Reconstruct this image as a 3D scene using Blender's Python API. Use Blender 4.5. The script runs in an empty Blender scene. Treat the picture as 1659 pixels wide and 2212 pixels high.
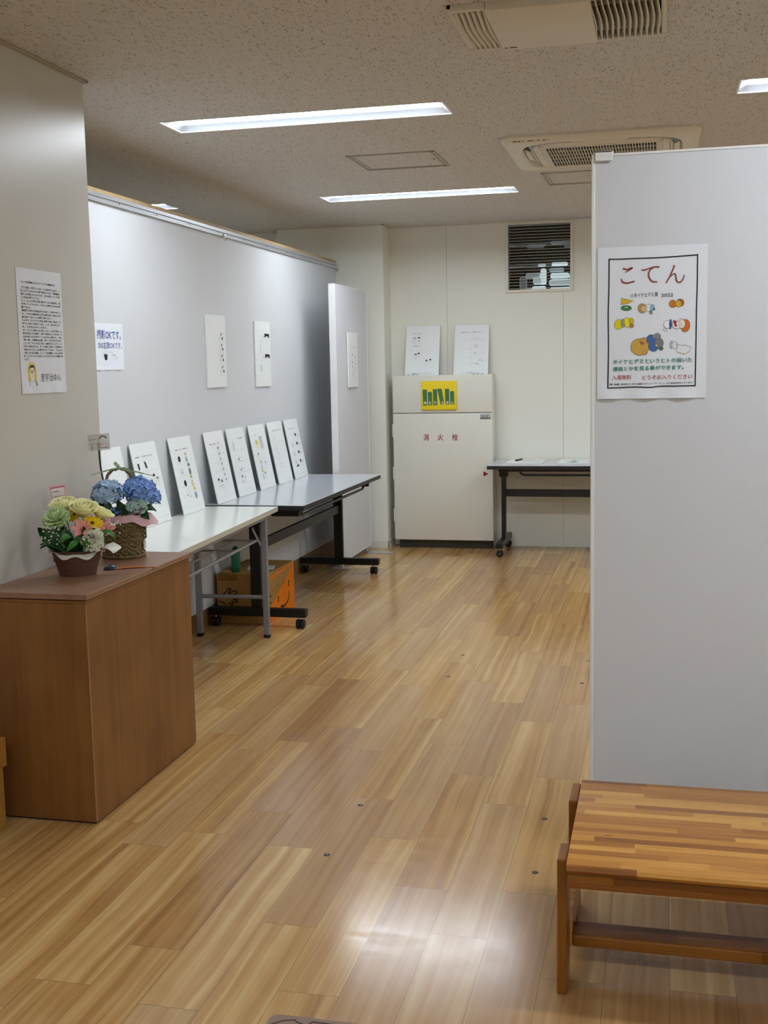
import bpy, bmesh, math, random
from mathutils import Matrix, Vector
C = bpy.context.scene.collection
R = random.Random(7)
PI = math.pi

# ------------------------------------------------------------------ camera, world, exposure
sc = bpy.context.scene
EYE = 1.46
CEIL = 2.55
cam_d = bpy.data.cameras.new('camera')
cam_d.sensor_fit = 'VERTICAL'
cam_d.sensor_height = 36.0
cam_d.lens = 36.0 * 2485.5 / 2212.0
cam_d.clip_start = 0.05
cam = bpy.data.objects.new('camera', cam_d)
C.objects.link(cam)
yaw, pitch, roll = 0.23758868, 0.12662753, 0.01929147
fwd = Vector((-math.sin(yaw) * math.cos(pitch), math.cos(yaw) * math.cos(pitch), -math.sin(pitch)))
rgt = Vector((math.cos(yaw), math.sin(yaw), 0))
dwn = fwd.cross(rgt)
r2 = math.cos(roll) * rgt + math.sin(roll) * dwn
d2 = -math.sin(roll) * rgt + math.cos(roll) * dwn
M = Matrix((r2, -d2, -fwd)).transposed().to_4x4()
M.translation = (0, 0, EYE)
cam.matrix_world = M
sc.camera = cam

world = bpy.data.worlds.new('world')
sc.world = world
world.use_nodes = True
world.node_tree.nodes['Background'].inputs[0].default_value = (0.02, 0.022, 0.03, 1)
world.node_tree.nodes['Background'].inputs[1].default_value = 1.0

LAMP_STRENGTH = 44.0
LAMP_COLOR = (0.905, 0.985, 1.065, 1)
sc.view_settings.view_transform = 'Standard'
sc.view_settings.look = 'None'
sc.view_settings.gamma = 1.0
sc.view_settings.exposure = 0.28
sc.view_settings.use_curve_mapping = False

# ------------------------------------------------------------------ colour and materials
def lin(c):
    if isinstance(c, str):
        c = c.lstrip('#')
        c = tuple(int(c[i:i + 2], 16) for i in (0, 2, 4))
    out = []
    for v in c[:3]:
        v = v / 255.0
        out.append(v / 12.92 if v <= 0.04045 else ((v + 0.055) / 1.055) ** 2.4)
    return (out[0], out[1], out[2], 1.0)

class NT:
    def __init__(self, name):
        self.m = bpy.data.materials.new(name)
        self.m.use_nodes = True
        self.t = self.m.node_tree
        self.b = self.t.nodes['Principled BSDF']
    def n(self, kind, **kw):
        nd = self.t.nodes.new(kind)
        for k, v in kw.items():
            setattr(nd, k, v)
        return nd
    def link(self, a, b):
        self.t.links.new(a, b)
    def math(self, op, a, b=None, c=None):
        nd = self.n('ShaderNodeMath', operation=op)
        for i, v in enumerate((a, b, c)):
            if v is None:
                continue
            if isinstance(v, (int, float)):
                nd.inputs[i].default_value = v
            else:
                self.link(v, nd.inputs[i])
        return nd.outputs[0]
    def noise(self, vec, scale, detail=2.0, rough=0.5, dist=0.0):
        nd = self.n('ShaderNodeTexNoise')
        nd.inputs['Scale'].default_value = scale
        nd.inputs['Detail'].default_value = detail
        nd.inputs['Roughness'].default_value = rough
        nd.inputs['Distortion'].default_value = dist
        if vec is not None:
            self.link(vec, nd.inputs['Vector'])
        return nd.outputs[0]
    def mapping(self, vec, scale=(1, 1, 1), rot=(0, 0, 0), loc=(0, 0, 0)):
        nd = self.n('ShaderNodeMapping')
        nd.inputs['Scale'].default_value = scale
        nd.inputs['Rotation'].default_value = rot
        nd.inputs['Location'].default_value = loc
        self.link(vec, nd.inputs['Vector'])
        return nd.outputs[0]
    def ramp(self, fac, stops, interp='LINEAR'):
        nd = self.n('ShaderNodeValToRGB')
        cr = nd.color_ramp
        cr.interpolation = interp
        while len(cr.elements) < len(stops):
            cr.elements.new(0.5)
        for e, (p, c) in zip(cr.elements, stops):
            e.position = p
            e.color = lin(c) if not isinstance(c, float) else (c, c, c, 1)
        self.link(fac, nd.inputs[0])
        return nd.outputs[0]
    def mix(self, fac, a, b, blend='MIX'):
        nd = self.n('ShaderNodeMix', data_type='RGBA', blend_type=blend)
        for i, v in ((0, fac), (6, a), (7, b)):
            if isinstance(v, (int, float)):
                nd.inputs[i].default_value = v
            elif isinstance(v, tuple):
                nd.inputs[i].default_value = v
            else:
                self.link(v, nd.inputs[i])
        return nd.outputs[2]
    def obj(self):
        return self.n('ShaderNodeTexCoord').outputs['Object']
    def bump(self, height, strength=0.2, distance=0.002):
        nd = self.n('ShaderNodeBump')
        nd.inputs['Strength'].default_value = strength
        nd.inputs['Distance'].default_value = distance
        self.link(height, nd.inputs['Height'])
        self.link(nd.outputs[0], self.b.inputs['Normal'])

_cache = {}
def mat(name, col, rough=0.5, metal=0.0, var=0.05, vscale=9.0, spec=0.5, bump=0.0, bscale=300.0, trans=0.0, alpha=1.0, sub=0.0, coat=0.0):
    if name in _cache:
        return _cache[name]
    t = NT(name)
    c = lin(col)
    co = t.obj()
    if var > 0:
        nz = t.noise(co, vscale, 3.0)
        dark = tuple(v * (1 - var) for v in c[:3]) + (1,)
        lite = tuple(min(1, v * (1 + var)) for v in c[:3]) + (1,)
        t.link(t.mix(nz, dark, lite), t.b.inputs['Base Color'])
    else:
        t.b.inputs['Base Color'].default_value = c
    t.b.inputs['Roughness'].default_value = rough
    t.b.inputs['Metallic'].default_value = metal
    t.b.inputs['Specular IOR Level'].default_value = spec
    if trans:
        t.b.inputs['Transmission Weight'].default_value = trans
    if sub:
        t.b.inputs['Subsurface Weight'].default_value = sub
        t.b.inputs['Subsurface Radius'].default_value = (0.01, 0.008, 0.006)
    if coat:
        t.b.inputs['Coat Weight'].default_value = coat
        t.b.inputs['Coat Roughness'].default_value = 0.15
    if alpha < 1:
        t.b.inputs['Alpha'].default_value = alpha
    if bump:
        t.bump(t.noise(co, bscale, 2.0), bump)
    _cache[name] = t.m
    return t.m

def ink(col, rough=0.6):
    return mat('ink_' + str(col).replace(' ', '').strip('#()').replace(',', '_'), col, rough, var=0.02, spec=0.2)

def emit_mat(name, col, strength):
    t = NT(name)
    t.b.inputs['Base Color'].default_value = (0.9, 0.9, 0.9, 1)
    t.b.inputs['Emission Color'].default_value = col
    t.b.inputs['Emission Strength'].default_value = strength
    return t.m

def make_floor_mat():
    t = NT('floor_laminate')
    uv = t.n('ShaderNodeUVMap', uv_map='plank').outputs[0]
    sep = t.n('ShaderNodeSeparateXYZ')
    t.link(uv, sep.inputs[0])
    u, v = sep.outputs[0], sep.outputs[1]
    a1 = t.n('ShaderNodeAttribute', attribute_name='rnd_a').outputs['Fac']
    a2 = t.n('ShaderNodeAttribute', attribute_name='rnd_b').outputs['Fac']
    off = t.math('MULTIPLY', a1, 97.0)
    def vec(us, vs, ud=None):
        cb = t.n('ShaderNodeCombineXYZ')
        uu = u if ud is None else t.math('ADD', u, ud)
        t.link(t.math('ADD', t.math('MULTIPLY', uu, us), off), cb.inputs[0])
        t.link(t.math('MULTIPLY', v, vs), cb.inputs[1])
        t.link(off, cb.inputs[2])
        return cb.outputs[0]
    warp = t.noise(vec(7.0, 1.6), 1.0, 2.0, 0.5)
    wd = t.math('MULTIPLY', t.math('SUBTRACT', warp, 0.5), 0.045)
    bands = t.noise(vec(36.0, 0.5, wd), 1.0, 3.0, 0.58)
    fine = t.noise(vec(210.0, 3.0, wd), 1.0, 3.0, 0.6)
    blotch = t.noise(vec(12.0, 7.0), 1.0, 2.0, 0.5)
    f = t.math('ADD', t.math('ADD', t.math('MULTIPLY', bands, 0.66), 0.07), t.math('MULTIPLY', fine, 0.14))
    f = t.math('ADD', f, t.math('MULTIPLY', blotch, 0.10))
    f = t.math('ADD', f, t.math('MULTIPLY', t.math('SUBTRACT', a2, 0.5), 0.15))
    colr = t.ramp(f, [(0.27, '#855a30'), (0.38, '#9e7340'), (0.47, '#b08650'), (0.56, '#bd955d'), (0.65, '#caa76e'), (0.75, '#d8bb84')])
    pink = t.mix(t.math('MULTIPLY', t.math('GREATER_THAN', a1, 0.62), 0.32), colr, lin('#9d7a60'))
    colr = pink
    # knots
    knot = t.noise(vec(26.0, 9.0), 1.0, 1.0, 0.4)
    kf = t.math('MULTIPLY', t.math('GREATER_THAN', knot, 0.83), 0.55)
    colr = t.mix(kf, colr, lin('#6a4a30'))
    # plank joints
    W, L = 0.15, 0.909
    e = t.math('MINIMUM', t.math('MINIMUM', u, t.math('SUBTRACT', W, u)), t.math('MINIMUM', v, t.math('SUBTRACT', L, v)))
    seam = t.math('LESS_THAN', e, 0.0010)
    colr = t.mix(t.math('MULTIPLY', seam, 0.55), colr, lin('#5a4128'))
    t.link(colr, t.b.inputs['Base Color'])
    smear = t.noise(vec(9.0, 38.0), 1.0, 2.0, 0.5)
    rg = t.math('ADD', t.math('MULTIPLY', smear, 0.12), 0.115)
    t.link(rg, t.b.inputs['Roughness'])
    t.b.inputs['Specular IOR Level'].default_value = 0.55
    bm_ = t.math('ADD', t.math('MULTIPLY', t.math('LESS_THAN', e, 0.0016), -1.0), t.math('MULTIPLY', fine, 0.05))
    t.bump(t.math('ADD', bm_, t.math('MULTIPLY', t.noise(vec(30.0, 30.0), 1.0, 2.0), 0.10)), 0.18, 0.001)
    return t.m

def make_ceiling_mat():
    t = NT('ceiling_rockwool')
    co = t.obj()
    marks = None
    for rot, sc_, th in ((0.5, (1.0, 0.28, 1), 0.672), (-0.6, (1.0, 0.30, 1), 0.682), (1.35, (1.0, 0.32, 1), 0.690)):
        mp = t.mapping(co, scale=sc_, rot=(0, 0, rot), loc=(rot * 5, rot * 3, 0))
        nz = t.noise(mp, 150.0, 1.0, 0.4, 0.3)
        k = t.math('MULTIPLY', t.math('SUBTRACT', nz, th), 22.0)
        nd = t.n('ShaderNodeClamp')
        t.link(k, nd.inputs[0])
        marks = nd.outputs[0] if marks is None else t.math('MAXIMUM', marks, nd.outputs[0])
    spot = t.noise(co, 60.0, 2.0)
    base = t.mix(spot, lin('#c9c5be'), lin('#d3cfc9'))
    colr = t.mix(t.math('MULTIPLY', marks, 0.62), base, lin('#7d7062'))
    t.link(colr, t.b.inputs['Base Color'])
    t.b.inputs['Roughness'].default_value = 0.9
    t.b.inputs['Specular IOR Level'].default_value = 0.1
    t.bump(t.math('SUBTRACT', t.math('MULTIPLY', spot, 0.2), marks), 0.5, 0.003)
    return t.m

def make_strip_wood(name, axis_u, axis_v, wstrip, lstrip, cols, rough=0.28, dark='#4a2a10'):
    """laminated solid wood: strips along axis_u, staggered joints"""
    t = NT(name)
    co = t.obj()
    sep = t.n('ShaderNodeSeparateXYZ')
    t.link(co, sep.inputs[0])
    u, v = sep.outputs[axis_u], sep.outputs[axis_v]
    third = sep.outputs[3 - axis_u - axis_v]
    row = t.math('FLOOR', t.math('DIVIDE', v, wstrip))
    wn = t.n('ShaderNodeTexWhiteNoise', noise_dimensions='1D')
    t.link(row, wn.inputs['W'])
    us = t.math('ADD', t.math('DIVIDE', u, lstrip), t.math('MULTIPLY', wn.outputs[0], 7.3))
    cell = t.math('FLOOR', us)
    wn2 = t.n('ShaderNodeTexWhiteNoise', noise_dimensions='2D')
    cb = t.n('ShaderNodeCombineXYZ')
    t.link(row, cb.inputs[0])
    t.link(cell, cb.inputs[1])
    t.link(cb.outputs[0], wn2.inputs['Vector'])
    rnd = wn2.outputs[0]
    cg = t.n('ShaderNodeCombineXYZ')
    t.link(t.math('MULTIPLY', u, 5.0), cg.inputs[0])
    t.link(t.math('MULTIPLY', v, 110.0), cg.inputs[1])
    t.link(t.math('ADD', t.math('MULTIPLY', rnd, 40.0), t.math('MULTIPLY', third, 60.0)), cg.inputs[2])
    grain = t.noise(cg.outputs[0], 1.0, 4.0, 0.6, 0.4)
    f = t.math('ADD', t.math('MULTIPLY', rnd, 0.75), t.math('MULTIPLY', t.math('SUBTRACT', grain, 0.35), 0.75))
    colr = t.ramp(f, cols)
    ck = t.n('ShaderNodeCombineXYZ')
    t.link(t.math('MULTIPLY', u, 22.0), ck.inputs[0])
    t.link(t.math('MULTIPLY', v, 60.0), ck.inputs[1])
    t.link(rnd, ck.inputs[2])
    kn = t.noise(ck.outputs[0], 1.0, 1.0)
    colr = t.mix(t.math('MULTIPLY', t.math('GREATER_THAN', kn, 0.80), 0.7), colr, lin(dark))
    t.link(colr, t.b.inputs['Base Color'])
    t.b.inputs['Roughness'].default_value = rough
    t.bump(grain, 0.06, 0.001)
    return t.m

def make_ply(name, c1, c2, c3, rough=0.5, zs=1.2):
    t = NT(name)
    co = t.obj()
    mp = t.mapping(co, scale=(26, 26, zs))
    g = t.noise(mp, 1.0, 4.0, 0.6, 0.6)
    bl = t.noise(co, 3.0, 3.0)
    f = t.math('ADD', t.math('MULTIPLY', g, 0.45), t.math('MULTIPLY', bl, 0.55))
    colr = t.ramp(f, [(0.36, c1), (0.5, c2), (0.64, c3)])
    t.link(colr, t.b.inputs['Base Color'])
    t.b.inputs['Roughness'].default_value = rough
    t.b.inputs['Specular IOR Level'].default_value = 0.35
    t.bump(t.noise(co, 220.0, 2.0), 0.08, 0.001)
    return t.m

def make_wall(name, col, rough, bump=0.15, bscale=260.0, spec=0.5):
    t = NT(name)
    co = t.obj()
    c = lin(col)
    nz = t.noise(co, 1.6, 3.0)
    t.link(t.mix(nz, tuple(v * 0.97 for v in c[:3]) + (1,), tuple(min(1, v * 1.03) for v in c[:3]) + (1,)), t.b.inputs['Base Color'])
    t.b.inputs['Roughness'].default_value = rough
    t.b.inputs['Specular IOR Level'].default_value = spec
    t.bump(t.noise(co, bscale, 3.0), bump, 0.001)
    return t.m

M_FLOOR = make_floor_mat()
M_CEIL = make_ceiling_mat()
M_WALL = make_wall('wall_vinyl_beige', '#e6e5da', 0.55)
M_PILLAR = make_wall('wall_vinyl_pillar', '#c8c5bd', 0.33, 0.05, 200.0, 0.7)
M_FABRIC = make_wall('partition_cloth', '#d0d2d5', 0.8, 0.35, 420.0, 0.3)
M_PANEL = make_wall('panel_cloth', '#d3d5da', 0.75, 0.30, 420.0, 0.3)
M_SKIRT = mat('skirting_pale', '#d9d6c8', 0.4)
M_SKIRT_WOOD = make_ply('skirting_wood', '#7a5a3a', '#8c6944', '#9c7850', 0.45, 20)
M_STEEL_W = mat('cabinet_paint', '#dedcd0', 0.38, var=0.02)
M_WHITE = mat('white_plastic', '#e6e6e4', 0.4, var=0.02)
M_BLACK = mat('black_powder_steel', '#0b0b0d', 0.38, var=0.1)
M_CHAR = mat('charcoal_edge', '#1b1b1d', 0.4, var=0.08)
M_RUBBER = mat('black_rubber', '#0c0c0d', 0.5, var=0.1)
M_CHROME = mat('chrome', '#c9cacc', 0.22, 1.0, var=0.03)
M_ALU = mat('aluminium', '#cfd2d6', 0.36, 0.7, var=0.04)
M_GREYSTEEL = mat('grey_tube_steel', '#8d9096', 0.38, 0.35, var=0.05)
M_TOPGREY = mat('table_laminate_grey', '#c3c5cb', 0.17, var=0.02, spec=0.6)
M_TOPWHITE = mat('table_laminate_white', '#dedfd8', 0.2, var=0.02, spec=0.6)
M_EDGECREAM = mat('table_edge_cream', '#bfb9a8', 0.45, var=0.04)
M_BOARD = mat('white_foam_board', '#e9ecec', 0.55, var=0.01)
M_PAPER = mat('white_paper', '#e3e7ee', 0.6, var=0.02)
M_DARKVOID = mat('dark_recess', '#08080a', 0.6, var=0.2)
M_COUNTER = make_ply('brown_plywood', '#714820', '#7f5327', '#8b5f2f', 0.45)
M_COUNTER_TOP = make_ply('brown_plywood_top', '#84604a', '#8e6951', '#97735b', 0.40, 8)
M_COUNTER_EDGE = mat('worn_brown_edge', '#a07244', 0.55, var=0.25, vscale=30)
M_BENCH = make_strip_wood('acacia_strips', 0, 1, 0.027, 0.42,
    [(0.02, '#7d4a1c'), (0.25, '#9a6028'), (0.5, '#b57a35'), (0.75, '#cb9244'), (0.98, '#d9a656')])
M_BENCH_V = make_strip_wood('acacia_upright', 2, 1, 0.055, 0.22,  # leg wood toned darker than the seat, shade put into the colour
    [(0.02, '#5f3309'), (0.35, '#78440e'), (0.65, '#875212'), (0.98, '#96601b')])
M_BENCH_SHADE = make_strip_wood('acacia_shaded', 0, 2, 0.05, 0.5,  # apron and stretcher: same wood with the shade painted into its colour
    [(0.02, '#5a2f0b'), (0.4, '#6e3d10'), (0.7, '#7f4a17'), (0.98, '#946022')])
M_PINE = make_strip_wood('pine_wood', 2, 0, 0.08, 0.6,
    [(0.02, '#80561d'), (0.5, '#9a6c28'), (0.98, '#ad7f3a')], 0.45)
M_CARD = mat('cardboard', '#a47a3c', 0.75, var=0.06)
M_LEAF = mat('dark_leaf', '#1f4a1c', 0.38, var=0.35, vscale=30)
M_LEAF2 = mat('fresh_leaf', '#3d7a2a', 0.4, var=0.3, vscale=30)
M_STEM = mat('green_stem', '#4c7a35', 0.5, var=0.15)

# ------------------------------------------------------------------ mesh building
class MB:
    def __init__(self):
        self.bm = bmesh.new()
        self.mats = []
    def mi(self, m):
        if m is None:
            return 0
        if m not in self.mats:
            self.mats.append(m)
        return self.mats.index(m)
    def _merge(self, tmp, m, mtx=None):
        if mtx is not None:
            bmesh.ops.transform(tmp, matrix=mtx, verts=tmp.verts)
        k = self.mi(m)
        for f in tmp.faces:
            f.material_index = k
        me = bpy.data.meshes.new('tmp')
        tmp.to_mesh(me)
        tmp.free()
        self.bm.from_mesh(me)
        bpy.data.meshes.remove(me)
        return self
    def box(self, x0, x1, y0, y1, z0, z1, m=None, bev=0.0, seg=2, mtx=None):
        t = bmesh.new()
        bmesh.ops.create_cube(t, size=1)
        for v in t.verts:
            v.co = Vector((x0 + (v.co.x + .5) * (x1 - x0), y0 + (v.co.y + .5) * (y1 - y0), z0 + (v.co.z + .5) * (z1 - z0)))
        if bev > 0:
            bmesh.ops.bevel(t, geom=list(t.edges), offset=bev, segments=seg, affect='EDGES', profile=0.5)
        return self._merge(t, m, mtx)
    def tube(self, pts, r, m=None, seg=10, closed=False, caps=True, mtx=None):
        t = bmesh.new()
        P = [Vector(p) for p in pts]
        n = len(P)
        rad = r if isinstance(r, (list, tuple)) else [r] * n
        rings = []
        prev = None
        for i in range(n):
            if closed:
                d = P[(i + 1) % n] - P[i - 1]
            else:
                d = P[min(i + 1, n - 1)] - P[max(i - 1, 0)]
            d.normalize()
            if prev is None:
                up = Vector((0, 0, 1)) if abs(d.z) < .95 else Vector((1, 0, 0))
                a = d.cross(up).normalized()
            else:
                a = (prev - d * prev.dot(d)).normalized()
            prev = a
            b = d.cross(a)
            rings.append([t.verts.new(P[i] + rad[i] * (math.cos(2 * PI * k / seg) * a + math.sin(2 * PI * k / seg) * b)) for k in range(seg)])
        for i in range(n if closed else n - 1):
            A, B = rings[i], rings[(i + 1) % n]
            for k in range(seg):
                t.faces.new((A[k], A[(k + 1) % seg], B[(k + 1) % seg], B[k]))
        if caps and not closed:
            t.faces.new(list(reversed(rings[0])))
            t.faces.new(rings[-1])
        return self._merge(t, m, mtx)
    def lathe(self, prof, m=None, seg=32, mtx=None, sx=1.0, sy=1.0, caps=True):
        t = bmesh.new()
        rings = [[t.verts.new((r * sx * math.cos(2 * PI * k / seg), r * sy * math.sin(2 * PI * k / seg), z)) for k in range(seg)] for r, z in prof]
        for A, B in zip(rings, rings[1:]):
            for k in range(seg):
                t.faces.new((A[k], A[(k + 1) % seg], B[(k + 1) % seg], B[k]))
        if caps:
            t.faces.new(list(reversed(rings[0])))
            t.faces.new(rings[-1])
        return self._merge(t, m, mtx)
    def prism(self, pts, z0, z1, m=None, mtx=None):
        t = bmesh.new()
        a = [t.verts.new((p[0], p[1], z0)) for p in pts]
        b = [t.verts.new((p[0], p[1], z1)) for p in pts]
        n = len(pts)
        t.faces.new(list(reversed(a)))
        t.faces.new(b)
        for i in range(n):
            t.faces.new((a[i], a[(i + 1) % n], b[(i + 1) % n], b[i]))
        return self._merge(t, m, mtx)
    def grid(self, fn, nu, nv, m=None, mtx=None):
        t = bmesh.new()
        V = [[t.verts.new(fn(i / nu, j / nv)) for j in range(nv + 1)] for i in range(nu + 1)]
        for i in range(nu):
            for j in range(nv):
                t.faces.new((V[i][j], V[i + 1][j], V[i + 1][j + 1], V[i][j + 1]))
        return self._merge(t, m, mtx)
    def ball(self, c, r, m=None, sub=2, sc_=(1, 1, 1)):
        t = bmesh.new()
        bmesh.ops.create_icosphere(t, subdivisions=sub, radius=1)
        for v in t.verts:
            v.co = Vector((c[0] + v.co.x * r * sc_[0], c[1] + v.co.y * r * sc_[1], c[2] + v.co.z * r * sc_[2]))
        return self._merge(t, m)
    def build(self, name, m=None, parent=None, smooth=False, solid=0.0, sub=0):
        me = bpy.data.meshes.new(name)
        bmesh.ops.recalc_face_normals(self.bm, faces=self.bm.faces) if not getattr(self, 'keepn', False) else None
        self.bm.to_mesh(me)
        self.bm.free()
        if self.mats:
            for k in self.mats:
                me.materials.append(k)
        else:
            me.materials.append(m)
        if smooth:
            for p in me.polygons:
                p.use_smooth = True
            me.set_sharp_from_angle(angle=math.radians(40))
        o = bpy.data.objects.new(name, me)
        C.objects.link(o)
        if parent is not None:
            o.parent = parent
        if solid:
            md = o.modifiers.new('thickness', 'SOLIDIFY')
            md.thickness = solid
            md.offset = 0
        if sub:
            md = o.modifiers.new('smooth', 'SUBSURF')
            md.levels = md.render_levels = sub
        return o

def tag(o, label=None, cat=None, group=None, kind=None):
    if label:
        o['label'] = label
    if cat:
        o['category'] = cat
    if group:
        o['group'] = group
    if kind:
        o['kind'] = kind
    return o

def thing(name, label, cat, loc=(0, 0, 0), rz=0.0, group=None):
    o = bpy.data.objects.new(name, None)
    o.empty_display_size = 0.1
    C.objects.link(o)
    o.location = loc
    o.rotation_euler = (0, 0, rz)
    return tag(o, label, cat, group)

def struct(name, mb, m, parent=None, label=None):
    o = mb.build(name, m, parent)
    if parent is None:
        o['kind'] = 'structure'
    if label:
        o['label'] = label
    return o

def B(x0, x1, y0, y1, z0, z1, bev=0.0):
    return MB().box(x0, x1, y0, y1, z0, z1, None, bev)

# ------------------------------------------------------------------ room shell
XL, XR, Y0, YB = -5.0, 2.4, -1.6, 9.14

def build_floor():
    W, L = 0.15, 0.909
    known = {}
    for x, y in ((-0.867, 2.42), (-0.717, 3.013), (-0.567, 2.76), (-0.417, 3.035), (-1.017, 2.731), (-1.317, 3.46), (-0.267, 2.60), (-1.167, 2.30)):
        known[round((x + 0.567) / W)] = y
    rr = random.Random(21)
    bm = bmesh.new()
    uvl = bm.loops.layers.uv.new('plank')
    fa = bm.faces.layers.float.new('rnd_a')
    fb = bm.faces.layers.float.new('rnd_b')
    k0 = math.floor((XL + 0.567) / W)
    k1 = math.ceil((XR + 0.567) / W)
    for k in range(k0, k1):
        x0 = -0.567 + k * W
        xa, xb = max(x0, XL), min(x0 + W, XR)
        if xb <= xa:
            continue
        j = known.get(k, 2.0 + rr.random() * L)
        y = j - math.ceil((j - Y0) / L) * L
        while y < YB:
            ya, yb = max(y, Y0), min(y + L, YB)
            if yb > ya:
                vs = [bm.verts.new(p) for p in ((xa, ya, 0), (xb, ya, 0), (xb, yb, 0), (xa, yb, 0))]
                f = bm.faces.new(vs)
                f[fa] = rr.random()
                f[fb] = rr.random()
                for lp in f.loops:
                    lp[uvl].uv = (lp.vert.co.x - x0, lp.vert.co.y - y)
            y += L
    bot = [bm.verts.new(p) for p in ((XL, Y0, -0.05), (XR, Y0, -0.05), (XR, YB, -0.05), (XL, YB, -0.05))]
    bm.faces.new(list(reversed(bot)))
    me = bpy.data.meshes.new('floor')
    bm.to_mesh(me)
    bm.free()
    me.materials.append(M_FLOOR)
    o = bpy.data.objects.new('floor', me)
    C.objects.link(o)
    o['kind'] = 'structure'
    for x, y in ((-0.966, 3.173), (-0.966, 3.574), (-0.34, 3.171), (-0.352, 3.572), (-0.964, 5.204), (-0.963, 5.609), (-0.34, 5.19), (-0.338, 5.594)):
        mb = MB()
        mb.lathe([(0.0095, 0.0), (0.0095, 0.0006), (0.008, 0.0009)], M_DARKVOID, 16, Matrix.Translation((x, y, 0)))
        mb.lathe([(0.0025, 0.0008), (0.002, 0.0013)], M_CHROME, 12, Matrix.Translation((x, y, 0)))
        mb.build('floor_plug', None, o)
    return o
build_floor()

# lamps: (x0, x1, y0, y1)
LAMPS = [(-2.180, -0.905, 4.91, 5.15), (-2.165, -0.905, 7.34, 7.58), (0.290, 1.565, 4.91, 5.15), (-4.490, -3.215, 7.26, 7.50),
         (0.290, 1.565, 7.34, 7.58), (0.290, 1.565, 2.47, 2.71), (0.290, 1.565, 0.04, 0.28), (-2.00, -0.725, 0.04, 0.28)]
AC = (-0.785, 0.170, 5.735, 6.690)
VENT = (-0.657, 0.004, 3.64, 4.105)

def build_ceiling():
    holes = list(LAMPS)
    holes.append((VENT[0] + .012, VENT[1] - .012, VENT[2] + .012, VENT[3] - .012))
    holes.append((AC[0] + .09, AC[1] - .09, AC[2] + .09, AC[3] - .09))
    xs = sorted(set([XL, XR] + [h[0] for h in holes] + [h[1] for h in holes]))
    ys = sorted(set([Y0, YB] + [h[2] for h in holes] + [h[3] for h in holes]))
    bm = bmesh.new()
    vd = {}
    def vv(x, y):
        if (x, y) not in vd:
            vd[(x, y)] = bm.verts.new((x, y, CEIL))
        return vd[(x, y)]
    for xa, xb in zip(xs, xs[1:]):
        for ya, yb in zip(ys, ys[1:]):
            cx, cy = (xa + xb) / 2, (ya + yb) / 2
            if any(h[0] < cx < h[1] and h[2] < cy < h[3] for h in holes):
                continue
            bm.faces.new((vv(xa, ya), vv(xa, yb), vv(xb, yb), vv(xb, ya)))
    # slab above
    top = [bm.verts.new(p) for p in ((XL, Y0, CEIL + .3), (XR, Y0, CEIL + .3), (XR, YB, CEIL + .3), (XL, YB, CEIL + .3))]
    bm.faces.new(top)
    me = bpy.data.meshes.new('ceiling')
    bm.to_mesh(me)
    bm.free()
    me.materials.append(M_CEIL)
    o = bpy.data.objects.new('ceiling', me)
    C.objects.link(o)
    o['kind'] = 'structure'
build_ceiling()

# back wall with the louvred opening
LV = (-1.178, -0.694, 2.026, 2.525)
mb = MB()
mb.box(XL, LV[0], YB, YB + .1, 0, CEIL + .3)
mb.box(LV[1], XR, YB, YB + .1, 0, CEIL + .3)
mb.box(LV[0], LV[1], YB, YB + .1, 0, LV[2])
mb.box(LV[0], LV[1], YB, YB + .1, LV[3], CEIL + .3)
wb = struct('wall_back', mb, M_WALL)
for x in (-1.666, -0.749):
    B(x - .0015, x + .0015, YB - .0012, YB + .001, 0.0, CEIL if x < -1 else 2.0).build('panel_joint', mat('joint_beige', '#b3ae9c', .6), wb)
# floor duct strip at the foot of the back wall
struct('wall_column', B(-2.99, -2.125, 8.90, YB, 0, CEIL), M_WALL)
struct('wall_left', B(XL, -2.14, Y0, 4.13, 0, CEIL), M_PILLAR)
struct('wall_right', B(XR, XR + .1, Y0, YB, 0, CEIL), M_WALL)
struct('wall_front', B(XL, XR, Y0 - .1, Y0, 0, CEIL), M_WALL)
struct('wall_far_left', B(XL - .1, XL, 4.13, YB, 0, CEIL), M_WALL)
mb = MB()
mb.box(-2.99, -2.119, 8.894, 8.90, 0, .06, None, .001)
mb.box(-2.125, -2.119, 8.894, YB, 0, .06, None, .001)
struct('baseboard_column', mb, M_SKIRT)
mb = MB()
mb.box(-2.14, -2.124, Y0, 4.144, CEIL - .010, CEIL, None, .002)
mb.box(-2.9, -2.124, 4.13, 4.146, CEIL - .010, CEIL, None, .002)
struct('trim_1', mb, mat('ceiling_trim', '#a79a85', .5))
mb = MB()
mb.box(-2.119, XR, YB - .012, YB, CEIL - .010, CEIL)
mb.box(-2.99, -2.113, 8.888, 8.90, CEIL - .010, CEIL)
mb.box(-2.125, -2.113, 8.888, YB, CEIL - .010, CEIL)
struct('trim_2', mb, mat('ceiling_edge', '#cfc7b4', .5))

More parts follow.
